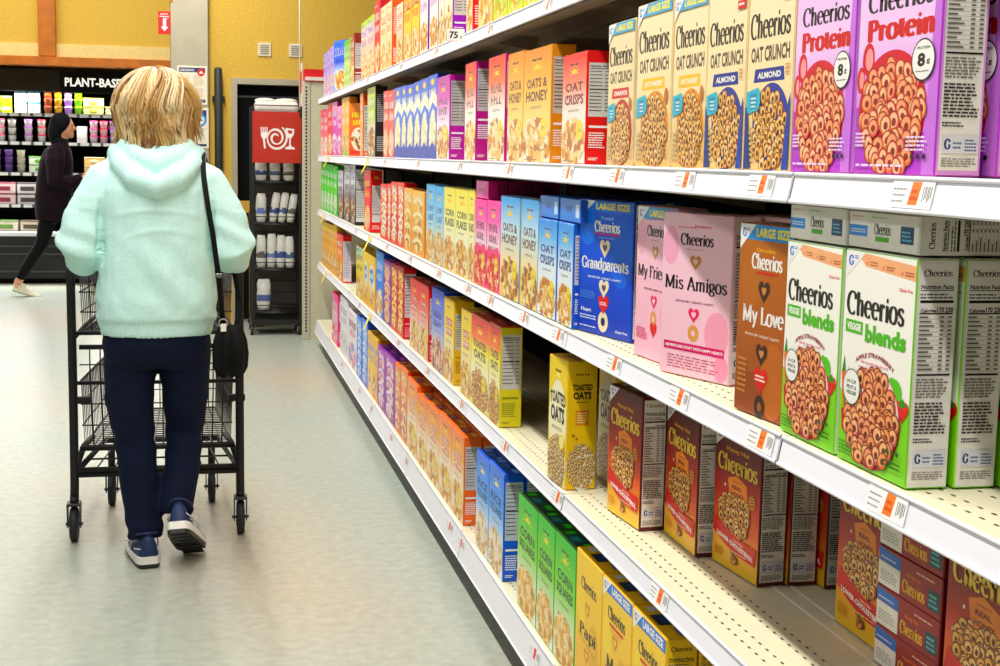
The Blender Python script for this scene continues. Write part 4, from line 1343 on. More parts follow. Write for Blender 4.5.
# end panel with slotted upright
t = thing('end_panel', 'beige slotted end panel standing at the far end of the cereal shelves', 'end panel', (0, 0, 0))
PAN = mat('#d3cdb4', .55, vary=.04)
b = MB()
b.box((.8, 10.45, .0), (1.9, 10.49, 1.92), PAN)
b.box((.9, 10.43, .0), (1.9, 10.45, .1), BLACK)
b.build('panel', t)
b = MB()
b.bbox((.744, 10.44, .0), (.8, 10.5, 1.925), mat('#c9c3ae', .5), .003)
for i in range(72):
    z = .06 + i * .0255
    b.box((.765, 10.438, z), (.777, 10.4401, z + .014), BLACK)
b.build('slotted_upright', t)
t = thing('display_box', 'small red box lying on top of the beige end panel', 'box', (.83, 10.48, 1.925))
b = MB()
b.bbox((-.075, -.06, 0), (.09, .06, .085), mat('#d01c28', .4), .003)
b.box((-.07, -.0606, .004), (.085, -.06, .03), mat('#e8d8d4', .4))
b.build('carton', t)
b = MB()
b.bbox((-.076, -.061, .06), (.091, .061, .087), mat('#c81824', .4), .003)
b.build('lid', t)
t = thing('hanging_sign', 'narrow red and white flag sign hanging from a thin rod above the end panel', 'sign', (.73, 10.55, 1.72))
b = MB()
b.tube([(0, 0, 0), (0, 0, 1.6)], .006, mat('#efe6d0', .5), 6)
b.build('rod', t)
b = MB()
b.bbox((.012, -.03, .02), (.02, .16, .34), mat('#e8d8d0', .5), .002)
b.box((.0115, -.03, .12), (.0118, .16, .28), mat('#d0303a', .5))
b.box((.004, -.05, -.06), (.02, .05, .02), BLACK)
b.build('flag', t)

# ------------------------------------------------------------------ bread rack by the doorway
rack = thing('wire_rack', 'black wheeled wire rack holding bagged goods before the dark doorway', 'rack', (.57, 10.9, 0))
RK = mat('#0b0b0c', .5)
for x in (-.18, .18):
    for y in (-.17, .17):
        b = MB()
        b.bbox((x - .014, y - .014, .1), (x + .014, y + .014, 1.74), RK, .003)
        b.build('post', rack)
for z in (.18, .51, .86, 1.18, 1.7):
    b = MB()
    for x in (-.17, .17):
        b.box((x - .008, -.16, z - .016), (x + .008, .16, z - .004), RK)
    for i in range(13):
        b.tube([(-.166, -.16 + i * .0267, z - .003), (.166, -.16 + i * .0267, z - .003)], .003, RK, 5)
    b.tube([(-.166, -.17, z + .05), (.166, -.17, z + .05)], .004, RK, 6)
    b.tube([(-.166, -.17, z - .01), (.166, -.17, z - .01)], .008, RK, 6)
    b.build('shelf', rack)
b = MB()
b.box((-.18, .162, .15), (.18, .166, 1.7), mat('#3a322c', .6))
for i in range(16):
    b.box((-.18, .158, .2 + i * .095), (.18, .162, .21 + i * .095), RK)
b.build('back_grid', rack)
b = MB()
b.box((-.19, -.18, .08), (.19, .18, .12), RK)
b.build('base', rack)
for x in (-.19, .17):
    for y in (-.15, .15):
        b = MB()
        b.bbox((x - .022, y - .02, .055), (x + .022, y + .02, .085), RK, .004)
        w = b.build('caster_fork', rack)
        b = MB()
        b.tube([(x - .012, y, .04), (x + .012, y, .04)], .04, mat('#2a2b2c', .5), 18)
        b.tube([(x - .014, y, .04), (x + .014, y, .04)], .022, mat('#c9cbcc', .35), 12)
        b.build('wheel', w)


def d_dine(P):
    # fork, swirling plate and glass in white line work
    for u in (.16, .2, .24, .28):
        P.poly([(u, .7), (u + .02, .7), (u + .03, .56), (u + .012, .56)], Wt)
    P.poly([(.17, .6), (.31, .6), (.29, .5), (.25, .46), (.27, .28), (.23, .28), (.21, .46), (.17, .52)], Wt)
    pts = []
    for i in range(60):
        a = .6 + i * .22
        r = .06 + .0032 * i
        pts.append((.48 + r * .95 * math.cos(a), .49 + r * math.sin(a)))
    for i in range(59):
        (x0, y0), (x1, y1) = pts[i], pts[i + 1]
        l = math.hypot(x1 - x0, y1 - y0)
        w = .012 + .012 * abs(math.sin(i * .16))
        nx, ny = -(y1 - y0) / l * w, (x1 - x0) / l * w
        P.poly([(x0 + nx, y0 + ny), (x0 - nx, y0 - ny), (x1 - nx, y1 - ny), (x1 + nx, y1 + ny)], Wt, True)
    P.poly([(.68, .69), (.86, .67), (.85, .56), (.79, .48), (.75, .48), (.68, .56)], Wt)
    P.poly([(.72, .65), (.82, .64), (.81, .58), (.74, .58)], '#b8401c')
    P.poly([(.755, .48), (.785, .48), (.79, .34), (.87, .3), (.87, .27), (.67, .27), (.67, .3), (.75, .34)], Wt)


flat_sign('square_sign', 'square brick red sign with white fork, plate and glass on the wire rack', 'sign', (.57, 10.71, 1.318), .365, .385, '#b03a14', d_dine, thick=.012)


def bag(name, lab, loc, h, w, c1, c2, lean=0., seed=1):
    rd = random.Random(seed)
    t = thing(name, lab, 'bag', loc, 0, 'bagged goods on the wire rack')
    t.rotation_euler = (0, lean, 0)
    b = MB()
    rings = []
    for i in range(9):
        f = i / 8
        r = w * (1.12 - .3 * max(0, f - .85) / .15) * (.8 + .2 * math.sin(min(1, f * 3) * 1.57))
        dd = .75 * (1 - .85 * max(0, f - .7) / .3)
        rings.append([(r * math.cos(a) * (1 + rd.uniform(-.06, .06)), dd * r * math.sin(a) * (1 + rd.uniform(-.06, .06)), f * h) for a in [2 * PI * k / 12 for k in range(12)]])
    b.loft(rings, mat(c1, .3))
    b.build('bag_body', t)
    b = MB()
    b.loft([[(1.02 * p[0], 1.02 * p[1], z) for p in rings[3]] for z in (h * .3, h * .5)], mat(c2, .3), False)
    b.build('print_band', t)


spec = [(.18, [(-.1, .24, .06, 0)]), (.51, [(-.12, .25, .042, .0), (-.04, .26, .04, .02), (.035, .25, .04, .02), (.11, .24, .04, -.02)]), (.86, [(-.12, .22, .045, 0), (-.03, .23, .034, .16), (.04, .23, .034, .16), (.11, .22, .034, .16)]), (1.18, [(-.12, .15, .05, 0), (-.01, .14, .045, 0), (.1, .14, .045, 0)])]
sn = ['lowest', 'second lowest', 'third', 'upper']
on = ['first', 'second', 'third', 'fourth']
for si, (z, L) in enumerate(spec):
    for j, (x, h, w, ln) in enumerate(L):
        bag('bagged_loaf', f'{on[j]} white bag from the doorway jamb on the {sn[si]} rack shelf' if len(L) > 1 else 'single white bag alone on the lowest rack shelf', (.57 + x * .95, 10.84, z + .004), h, w * .8, '#e3e2dc', ('#5a6a94', '#6a6660', '#7a86b8', '#4a5a8c')[(j + si) % 4], ln, si * 7 + j)
b = MB()
b.bbox((-.16, -.1, 0), (.17, .12, .085), mat('#ece6da', .35), .025, 2)
b.ell((-.08, -.02, .09), (.08, .07, .02), mat('#f2ece2', .35))
b.ell((.08, -.01, .092), (.09, .07, .018), mat('#f2ece2', .35))
tag(b.build('bread_bundle', loc=(.57, 10.9, 1.7)), 'white plastic wrapped bundle lying on top of the wire rack', 'bundle')

# ------------------------------------------------------------------ cereal boxes
Arow = [['violet', 9.843, 9.6, .289], ['violet', 9.596, 9.346, .293], ['violet', 9.342, 9.09, .302], ['bluebig', .846, 9.08, .905, 8.85, .322], ['greenA', 8.422, 8.25, .272], ['greenA', 8.246, 8.08, .268], ['brownA', 8.07, 7.867, .28], ['snackA', 7.519, 7.246, .299], ['snackA', 7.242, 6.95, .3], ['redA', 6.945, 6.723, .35],
        ['tanA', 6.711, 6.492, .299], ['tanA', 6.488, 6.304, .3], ['redbrownA', 6.152, 5.956, .257], ['orangeA', 5.936, 5.708, .285], ['orangeA', 5.704, 5.492, .29], ['lilacA', 5.48, 5.285, .29], ['lilacA', 5.247, 5.056, .29], ['creamA', 5.043, 4.918, .29], ['creamA', 4.914, 4.756, .29],
        ['pinkwhiteA', 4.5, 4.396, .29], ['tanbigA', 4.298, 4.086, .3], ['limeA', 4.072, 3.882, .28], ['limeA', 3.878, 3.69, .28], ['limeA', 3.686, 3.492, .28], ['limeA', 3.488, 3.3, .28], ['limeA', 3.296, 3.106, .28], ['limeA', 3.1, 2.91, .28]]
Brow = [['pinkB', 10.1, 9.832, .316], ['pinkB', 9.828, 9.51, .307], ['redB', 9.506, 9.187, .345], ['magB', 9.183, 8.845, .341], ['magB', 8.841, 8.552, .305], ['yelB', 8.548, 8.33, .344], ['yelB', 8.326, 8.13, .342], ['chocoB', .846, 8.11, .93, 7.9, .302], ['orangeB', 7.56, 7.42, .336], ['oliveB', 7.221, 6.89, .348],
        ['redB2', 6.573, 6.396, .306], ['redB2', 6.392, 6.2, .301], ['blueB', 6.196, 5.982, .304], ['blueB', 5.978, 5.821, .303], ['blueB', 5.817, 5.623, .3], ['blueB', 5.619, 5.444, .303], ['blueB', 5.44, 5.253, .306], ['blueB', 5.249, 5.057, .31], ['purpleB', 5.053, 4.79, .293], ['orpurB', 4.499, 4.319, .309],
        ['orpurB', 4.124, 3.89, .304], ['goldB', 3.852, 3.661, .297], ['goldB', 3.657, 3.358, .291], ['redoatB', 3.244, 3.035, .253], ['cinB', 2.863, 2.684, .293], ['honB', 2.664, 2.459, .312], ['honB', 2.446, 2.275, .303], ['almB', 2.271, 2.1, .291], ['almB', 2.092, 1.918, .288], ['protB', 1.911, 1.722, .288], ['protB', 1.712, 1.502, .288]]
Crow = [['greenC', 10.02, 9.79, .336], ['greenC', 9.786, 9.566, .333], ['greenC', 9.562, 9.33, .326], ['greenC', 9.326, 9.1, .324], ['greenC', 9.096, 8.827, .318], ['darkC', 8.781, 8.447, .296], ['darkC', 8.386, 8.07, .334], ['darkC', 8.042, 7.775, .34], ['redC', 7.349, 7.068, .315], ['redstripeC', 6.662, 6.406, .258], ['redstripeC', 6.402, 6.284, .264],
        ['redstripeC', 6.28, 6.069, .276], ['redstripeC', 6.065, 5.873, .278], ['tanC', 5.869, 5.65, .259], ['tanC', 5.646, 5.317, .255], ['lblueC', 5.268, 5.063, .29], ['lblueC', 5.059, 4.876, .287], ['yellowC', 4.872, 4.649, .289], ['yellowC', 4.645, 4.411, .289], ['yellowC', 4.407, 4.309, .291], ['pinkC', 4.303, 4.116, .265], ['pinkC', 4.11, 3.921, .267],
        ['ohC', 3.915, 3.668, .287], ['ohC', 3.65, 3.456, .288], ['ocC', 3.452, 3.265, .245], ['ocC', 3.252, 3.112, .245], ['gpC', .859, 3.105, .913, 2.862, .305], ['myfrC', .871, 2.705, .885, 2.505, .306], ['amigosC', .85, 2.482, .916, 2.295, .302], ['loveC', .845, 2.088, .86, 1.914, .302], ['vegC', 1.907, 1.727, .284], ['vegC', 1.717, 1.527, .285]]
Drow = [['yellowD', 9.93, 9.735, .308], ['yellowD', 9.731, 9.553, .31], ['yellowD', 9.549, 9.32, .313], ['yellowD', 9.316, 9.087, .315], ['yellowD', 9.083, 8.853, .33], ['orredD', 8.849, 8.46, .291], ['yellowD2', 7.703, 7.362, .284], ['ywD', 7.358, 7.148, .275], ['ywD', 7.144, 6.844, .274], ['lbD', 6.811, 6.526, .318], ['purpleD', 6.522, 6.258, .295], ['redD', 6.254, 6.042, .297],
        ['redD', 6.038, 5.853, .303], ['redD2', 5.66, 5.433, .286], ['redD2', 5.429, 5.19, .287], ['blueD', 5.109, 4.844, .298], ['oatD', 4.84, 4.644, .289], ['oatD', 4.507, 4.332, .285], ['toastD', 4.328, 4.05, .289], ['toastD', 4.044, 3.889, .295], ['toastlone', .834, 3.256, .844, 3.12, .31],
        ['hnD', .892, 2.933, .907, 2.744, .288], ['hnD', .959, 2.732, .959, 2.542, .28], ['hnD', .988, 2.524, 1.006, 2.338, .272], ['hnD', 1.068, 2.142, 1.068, 1.954, .285], ['hnD', 1.04, 1.74, 1.04, 1.55, .29]]
Erow = [['pinkE', 9.022, 8.65, .32], ['whiteE', 8.479, 8.04, .35], ['whiteE2', 7.995, 7.556, .32], ['blueE', 7.552, 7.309, .335], ['blueE', 7.305, 7.052, .35], ['yellowE', 7.048, 6.737, .31], ['yellowE', 6.733, 6.636, .312], ['purpleE', 6.631, 6.353, .291], ['purpleE', 6.349, 6.024, .3], ['orange1E', 6.016, 5.848, .3], ['orange1E', 5.844, 5.64, .312],
        ['orangeE', 5.636, 5.373, .296], ['orangeE', 5.367, 5.121, .272], ['orangeE', 5.117, 4.856, .281], ['orangeE', 4.852, 4.596, .293], ['orangeE', 4.592, 4.366, .294], ['riceE', 4.153, 3.959, .303], ['riceE', 3.955, 3.754, .313], ['cornE', 3.568, 3.349, .308], ['cornE', 3.343, 3.171, .31], ['cornE', 3.165, 2.977, .312], ['papiE', 2.969, 2.764, .327], ['momE', 2.758, 2.553, .327], ['momE', 2.547, 2.347, .327]]
XF = {'A': .847, 'B': .847, 'C': .847, 'D': .847, 'E': .836}
SH = {'A': 'top shelf', 'B': 'second shelf', 'C': 'third shelf', 'D': 'fourth shelf', 'E': 'bottom shelf'}
ORD = ['first', 'second', 'third', 'fourth', 'fifth', 'sixth', 'seventh', 'eighth']
ROWS = {'A': Arow, 'B': Brow, 'C': Crow, 'D': Drow, 'E': Erow}
for rk, row in ROWS.items():
    tot = {}
    for e in row:
        tot[e[0]] = tot.get(e[0], 0) + 1
    cnt = {}
    for e in row:
        key = e[0]
        cnt[key] = cnt.get(key, 0) + 1
        if len(e) == 4:
            xf = xn = XF[rk]
            yf, yn, H = e[1:]
        else:
            xf, yf, xn, yn, H = e[1:]
        W = math.hypot(xf - xn, yf - yn)
        rz = math.atan2(-(xf - xn), yf - yn)
        d_ = ST[key]['desc']
        if tot[key] == 1:
            lab = f'{d_} on the {SH[rk]}'
        else:
            lab = f'{ORD[cnt[key] - 1]} {d_} from the far end, {SH[rk]}'
        cereal(key, (xf + xn) / 2, (yf + yn) / 2, ZS[rk], W, H, rz, lab, f'{d_} row on the {SH[rk]}' if tot[key] > 1 else None)
        if rk == 'E':
            D = ST[key]['D']
            for r_ in (1, 2):
                rd = random.Random(int(yf * 100) + r_)
                dy = rd.uniform(-.006, .006) if W > .15 else 0
                cereal(key, (xf + xn) / 2 + r_ * (D + .004), (yf + yn) / 2 + dy * .3, ZS[rk], W - .006, H + rd.uniform(-.003, .002), 0,
                       f'{d_}, {("second", "third")[r_ - 1]} rank ' + (f'behind the {ORD[cnt[key] - 1]} front box' if tot[key] > 1 else 'on the bottom shelf'), f'{d_} row on the bottom shelf')
# boxes of the second and third rank that show between or beside the front ones
for key, x, yf, yn, z, H, lab in (
        ('vegC', .91, 1.713, 1.523, 1.0, .285, 'white and green box in second rank with its nutrition side showing, third shelf'),
        ('vegC', .972, 1.707, 1.517, 1.0, .285, 'white and green box in third rank at the near end, third shelf'),
        ('vegC', 1.034, 1.70, 1.51, 1.0, .285, 'white and green box in fourth rank deepest at the near end, third shelf'),
        ('protB', .922, 1.70, 1.492, 1.384, .288, 'lilac box in second rank with its nutrition side showing, second shelf'),
        ('protB', .99, 1.69, 1.482, 1.384, .288, 'lilac box in third rank deepest at the near end, second shelf'),
        ('amigosC', .985, 2.37, 2.17, 1.0, .302, 'pale pink box half hidden behind the one with dark title, third shelf'),
        ('toastlone', .963, 3.26, 3.122, .612, .31, 'yellow toasted oats box hidden behind the first maroon box, fourth shelf'),
        ('hnD', 1.066, 2.526, 2.336, .612, .272, 'maroon to yellow box in second rank showing only its nutrition side, fourth shelf'),
        ('hnD', 1.127, 2.5, 2.308, .612, .272, 'maroon to yellow box in third rank with yellow edge and nutrition side, fourth shelf')):
    cereal(key, x, (yf + yn) / 2, z, yf - yn, H, 0, lab)


def d_top(P, kind):
    if kind == 'hn':
        P.poly([(0, .62), (.36, .6), (.36, .02), (0, .02)], Wt)
        P.poly([(0, .98), (.36, .9), (.36, .6), (0, .64)], '#2a6fc4')
        P.lines(.03, .72, .3, .8, 1, '#d9e4f4', 3)
        P.lines(.04, .15, .32, .45, 4, '#b8b4b0', 3)
        P.sans('Honey Nut', .58, .62, .22, .16, '#e0742c', .02)
        P.serif('Cheerios', .58, .32, .36, .34, '#eebf54', .17, .06)
        P.rect(.8, .12, .98, .62, '#1d3f4c')
        P.lines(.82, .2, .96, .56, 3, '#7ac4c8', 4)
        P.lines(.62, .8, .95, .88, 1, '#e8c8b0', 5)
    elif kind == 'veg':
        P.rect(.0, .3, .28, .62, '#3a8fd8')
        P.lines(.03, .4, .26, .54, 2, '#e4eef6', 3)
        P.serif('Cheerios', .5, .55, .24, .32, '#12100f', .15)
        P.rect(.4, .2, .6, .34, '#63b32a')
        P.rect(.76, .22, .94, .7, '#1d3f60')
        P.lines(.78, .3, .92, .62, 3, '#7ac0dc', 4)
        P.lines(.34, .86, .6, .93, 1, '#8ccf3a', 5)
        P.lines(.04, .85, .26, .92, 1, '#e2a080', 6)
    elif kind == 'oc':
        P.squig(.3, .4, .6, .7, '#14356e', 3, 5, .03)
        P.rect(.78, .2, .95, .8, '#c9dcf0')
    else:
        P.poly([(0, 0), (.5, 0), (.8, 1), (0, 1)], '#f06ab4')
        P.lines(.2, .4, .7, .6, 2, '#7a1c50', 3)


FLAT = {}


def flat_box(key, kind, base, side, tb, y0, y1, z, T, L, x, lab, group=None):
    """box laid down with its short end towards the aisle"""
    k = (key, kind)
    W = y0 - y1
    if k not in FLAT:
        b = MB()
        b.bbox((0, -W / 2, 0), (L, W / 2, T), base, .0016)
        out = [('carton', b.mesh('carton'))]
        P = Panel(W - .003, T - .003, tb)
        d_top(P, kind)
        out.append(('end_flap', P.mesh('end_flap', lambda u, v, o: (-o, (W - .003) / 2 - u, v + .0015))))
        P = Panel(T - .003, L - .003, side)
        nutri(P, 'Cheerios' if kind == 'veg' else None, K, kind == 'veg')
        out.append(('side_panel', P.mesh('side_panel', lambda u, v, o: (L - .0015 - v, -W / 2 - o, u + .0015))))
        FLAT[k] = out
    t = thing('cereal_box', lab, 'cereal box', (x, (y0 + y1) / 2, z + .004), 0, group)
    for n, me in FLAT[k]:
        link(me, n, t)


flat_box('veg', 'veg', '#f1efe6', '#e9e7df', '#f4f1e8', 1.905, 1.723, 1.2855, .05, .285, .848, 'white box lying flat on top of the first white and green box, third shelf')
flat_box('veg2', 'veg', '#f1efe6', '#e9e7df', '#f4f1e8', 1.715, 1.529, 1.2865, .048, .285, .848, 'white box lying flat on top of the nearest white and green box, third shelf')
for i in range(4):
    flat_box('hn', 'hn', '#861a22', '#70141a', '#96202a', 1.944, 1.752, .612 + i * .0642, .064, .262, 1.04, f'maroon box lying flat, {("lowest", "second from bottom", "third from bottom", "topmost")[i]} of the stack of four on the fourth shelf', 'stack of maroon boxes lying flat')
flat_box('oc', 'oc', '#3a6fc4', '#2a58b0', '#3f7cd0', 3.452, 3.268, 1.2465, .054, .246, .85, 'blue box lying flat on the farther blue and white oat box, third shelf', 'blue boxes lying flat')
flat_box('oc', 'oc', '#3a6fc4', '#2a58b0', '#3f7cd0', 3.25, 3.07, 1.2465, .054, .246, .85, 'blue box lying flat on the nearer blue and white oat box, third shelf', 'blue boxes lying flat')
flat_box('pk', 'pink', '#d82f8c', '#c42a80', '#e0409a', 4.3, 4.115, 1.2665, .055, .267, .85, 'hot pink box lying flat on top of the upright pink berry boxes, third shelf')


# price tags in the rails, flags and the printed shelf ticket
NUM = ['nearest', 'second', 'third', 'fourth', 'fifth', 'sixth', 'seventh', 'eighth', 'ninth', 'tenth', 'eleventh', 'twelfth', 'thirteenth']
TAGS = {'top': [3.35, 4.05, 5.0, 5.9, 7.1], 'second': [1.52, 1.98, 2.32, 2.73, 3.12, 3.75, 4.5, 5.4, 6.4], 'third': [1.54, 1.94, 2.31, 2.71, 3.17, 3.53, 3.97, 4.32, 4.88, 5.58, 6.3, 7.6], 'fourth': [2.38, 3.14, 3.73, 4.4, 5.1, 5.9, 7.4], 'bottom': [3.28, 4.3, 4.51, 5.53, 6.0, 6.73, 7.25, 8.2]}
for lev, L in TAGS.items():
    for i, y in enumerate(L):
        z = dict(LEV)[lev]
        xl = LIPX.get(lev, XL)
        h, t_ = (.092, .012) if lev == 'bottom' else (.04, .008)
        W, H = .1, .034
        P = Panel(W, H, '#fbfaf8')
        col = '#f08a58' if lev != 'bottom' else '#e2405c'
        P.poly([(.44, .12), (.66, .12), (.7, .94), (.48, .94)], col)
        P.lines(.48, .3, .66, .8, 2, '#d05a34', i + 1)
        P.lines(.04, .2, .4, .86, 3, '#a8989c', i + 2, .3)
        for j, u in enumerate((.76, .8, .83, .87, .9, .94)):
            P.rect(u, .25 + .06 * (j % 3), u + .014, .8, '#6a625e')
        ang, a = math.atan2(t_, h), (.02 if lev == 'bottom' else .003)
        o = link(P.mesh('price_tag', lambda u, v, o_: (xl - .0042 - (a + H - v) * math.sin(ang) - o_, y + W / 2 - u, z - (a + H - v) * math.cos(ang))), 'price_tag')
        tag(o, f'{NUM[i]} {"orange" if lev != "bottom" else "red"} blocked price tag from the near end on the {lev} shelf rail', 'price tag', 'price tags in the shelf rails')
for y, z, lab in ((9.22, 1.384, 'second shelf rail near the end panel'), (7.0, 1.384, 'second shelf rail under the black box'), (9.5, 1.0, 'third shelf rail near the end panel'), (6.9, 1.0, 'third shelf rail under the tall red box'), (9.37, .612, 'fourth shelf rail near the end panel'), (6.87, .612, 'fourth shelf rail above the mustard boxes')):
    b = MB()
    b.box((-.0008, -.02, -.075), (.0008, .02, .012), mat('#ecd93a', .4), Matrix.Rotation(math.radians(28), 4, 'Y') @ Matrix.Rotation(math.radians(-25), 4, 'X'))
    b.box((-.003, -.012, .0), (.004, .012, .014), mat('#f2e88a', .4))
    tag(b.build('shelf_flag', loc=(XL - .016, y, z - .02)), f'yellow paper flag hanging from the {lab}', 'shelf flag', 'yellow flags on the rails')


def d_75(P):
    P.sans('75', .38, .52, .52, .62, K, .02)
    P.sans('c', .82, .32, .14, .24, K, .01)


flat_sign('shelf_ticket', 'white ticket printed 75 clipped to the top shelf rail', 'ticket', (.803, 4.45, 1.762), .058, .04, '#f4f1ea', d_75, thick=.002)

# ------------------------------------------------------------------ people
def fuse(mb, name, voxel, m, smooth=6, fn=None):
    """melt overlapping closed shapes into one continuous skin"""
    me = mb.mesh(name)
    o = bpy.data.objects.new(name, me)
    C.objects.link(o)
    r = o.modifiers.new('r', 'REMESH')
    r.mode = 'VOXEL'
    r.voxel_size = voxel
    s = o.modifiers.new('s', 'SMOOTH')
    s.iterations = smooth
    s.factor = .5
    dg = bpy.context.evaluated_depsgraph_get()
    out = bpy.data.meshes.new_from_object(o.evaluated_get(dg), depsgraph=dg)
    bpy.data.objects.remove(o)
    out.name = name
    out.materials.clear()
    out.materials.append(as_mat(m))
    if fn:
        nn = [v.normal.copy() for v in out.vertices]
        for v, q in zip(out.vertices, nn):
            v.co += q * fn(v.co)
    out.polygons.foreach_set('use_smooth', [True] * len(out.polygons))
    out.update()
    return out


def oval(cx, cy, z, a, b, n=28, p=2.4):
    o = []
    for k in range(n):
        t = 2 * PI * k / n
        c, s = math.cos(t), math.sin(t)
        o.append((cx + a * math.copysign(abs(c) ** (2 / p), c), cy + b * math.copysign(abs(s) ** (2 / p), s), z))
    return o


from mathutils import noise as NZ
SKIN = mat('#d9a184', .5, vary=.05)


def hand(b, c, side):
    """palm and five fingers closed over a horizontal bar running along x behind c"""
    x0, y0, z0 = c
    b.ell((x0, y0 - .03, z0 + .018), (.043, .042, .016), SKIN, 14, 8)
    for i, (dx, ln) in enumerate(((-.033, .9), (-.012, 1.05), (.01, 1.), (.031, .8))):
        x = x0 + dx * side
        b.tube([(x, y0 - .02, z0 + .024), (x, y0 + .01 * ln, z0 + .024), (x, y0 + .024, z0 + .006), (x, y0 + .02, z0 - .016), (x, y0 + .002 + .01 * (1 - ln), z0 - .022)], [.0095, .0095, .009, .0085, .007], SKIN, 8)
    xt = x0 - .045 * side
    b.tube([(x0 - .025 * side, y0 - .05, z0 + .012), (xt, y0 - .03, z0 + .002), (xt, y0 - .01, z0 - .016), (xt + .008 * side, y0 + .012, z0 - .022)], [.013, .012, .01, .008], SKIN, 8)


wx, wy = -.142, 4.80
woman = thing('person', 'person in mint hoodie and navy trousers walking away behind the black cart', 'person', (0, 0, 0))
b = MB()
b.loft([oval(wx, wy, z, a, d_) for z, a, d_ in ((.73, .12, .09), (.8, .14, .105), (.95, .13, .1), (1.1, .14, .105), (1.25, .155, .1), (1.33, .13, .08), (1.37, .07, .065), (1.4, .055, .06))], SKIN)
b.tube([(wx, 4.81, 1.36), (wx, 4.83, 1.47)], [.058, .055], SKIN, 14)
b.ell((wx, 4.85, 1.548), (.076, .096, .112), SKIN, 20, 14)
b.ell((wx, 4.905, 1.49), (.05, .045, .05), SKIN, 14, 8)
b.tube([(wx, 4.94, 1.555), (wx, 4.965, 1.525), (wx, 4.955, 1.512)], [.01, .015, .012], SKIN, 8)
for s_ in (-1, 1):
    b.ell((wx + .08 * s_, 4.85, 1.54), (.01, .022, .034), SKIN, 10, 8)
    b.ell((wx + .03 * s_, 4.935, 1.585), (.022, .012, .008), SKIN, 10, 6)
b.ell((wx, 4.95, 1.483), (.025, .008, .006), SKIN, 10, 6)
LA = [(-.29, 4.80, 1.29), (-.345, 4.79, 1.19), (-.388, 4.765, 1.085), (-.385, 4.87, 1.045), (-.365, 4.98, 1.025), (-.355, 5.035, 1.02)]
RA = [(.005, 4.80, 1.285), (.06, 4.79, 1.19), (.102, 4.765, 1.085), (.1, 4.87, 1.045), (.075, 4.98, 1.025), (.062, 5.035, 1.02)]
for A in (LA, RA):
    b.tube(A, [.05, .047, .042, .04, .031, .027], SKIN, 12)
hand(b, (-.355, 5.08, 1.0), -1)
hand(b, (.06, 5.08, 1.0), 1)
LLEG = [(-.236, 4.80, .72), (-.241, 4.80, .56), (-.226, 4.81, .42), (-.209, 4.785, .25), (-.195, 4.755, .12), (-.194, 4.75, .085)]
RLEG = [(-.056, 4.80, .72), (-.056, 4.83, .56), (-.06, 4.87, .43), (-.07, 4.82, .31), (-.088, 4.765, .21), (-.09, 4.75, .165)]
for L in (LLEG, RLEG):
    b.tube(L, [.08, .07, .055, .05, .04, .04], SKIN, 12)
body = link(fuse(b, 'body', .0075, SKIN, 3), 'body', woman)
for s_ in (-1, 1):
    e = MB()
    e.ell((wx + .03 * s_, 4.933, 1.563), (.013, .01, .01), mat('#f2f0ec', .3), 12, 8)
    e.ell((wx + .03 * s_, 4.94, 1.563), (.006, .005, .006), mat('#4a6a7c', .3), 10, 6)
    e.build('eye', woman)

MINT = mat('#d6f5ee', .85, vary=.05, scale=120, bump=.12)
b = MB()
b.loft([oval(x, y, z, a, d_) for z, x, y, a, d_ in ((.785, -.149, 4.80, .181, .145), (.8, -.149, 4.80, .186, .148), (.832, -.148, 4.80, .19, .152), (.842, -.147, 4.80, .2, .163), (.9, -.147, 4.795, .197, .164), (1.0, -.145, 4.795, .19, .16), (1.1, -.143, 4.795, .186, .155), (1.2, -.142, 4.795, .19, .15), (1.27, -.141, 4.797, .193, .143), (1.325, -.141, 4.80, .178, .125), (1.365, -.141, 4.805, .14, .105), (1.395, -.141, 4.81, .1, .09))], MINT)
b.tube([(-.25, 4.80, 1.31)] + LA, [.075, .086, .086, .083, .07, .052, .044], MINT, 18)
b.tube([(-.035, 4.80, 1.305)] + RA, [.075, .084, .083, .079, .068, .05, .042], MINT, 18)
# hood gathered on the back
b.tube([(-.232, 4.9, 1.385), (-.262, 4.82, 1.385), (-.25, 4.735, 1.35), (-.205, 4.66, 1.305), (-.14, 4.632, 1.282), (-.075, 4.66, 1.305), (-.03, 4.735, 1.35), (-.02, 4.82, 1.385), (-.05, 4.9, 1.385)], [.035, .042, .042, .04, .038, .04, .042, .042, .035], MINT, 14)
b.tube([(-.225, 4.87, 1.41), (-.235, 4.79, 1.405), (-.2, 4.715, 1.37), (-.14, 4.69, 1.35), (-.08, 4.715, 1.37), (-.045, 4.79, 1.405), (-.055, 4.87, 1.41)], [.03, .036, .038, .038, .038, .036, .03], MINT, 14)
b.ell((-.141, 4.76, 1.36), (.1, .075, .06), MINT, 16, 10)


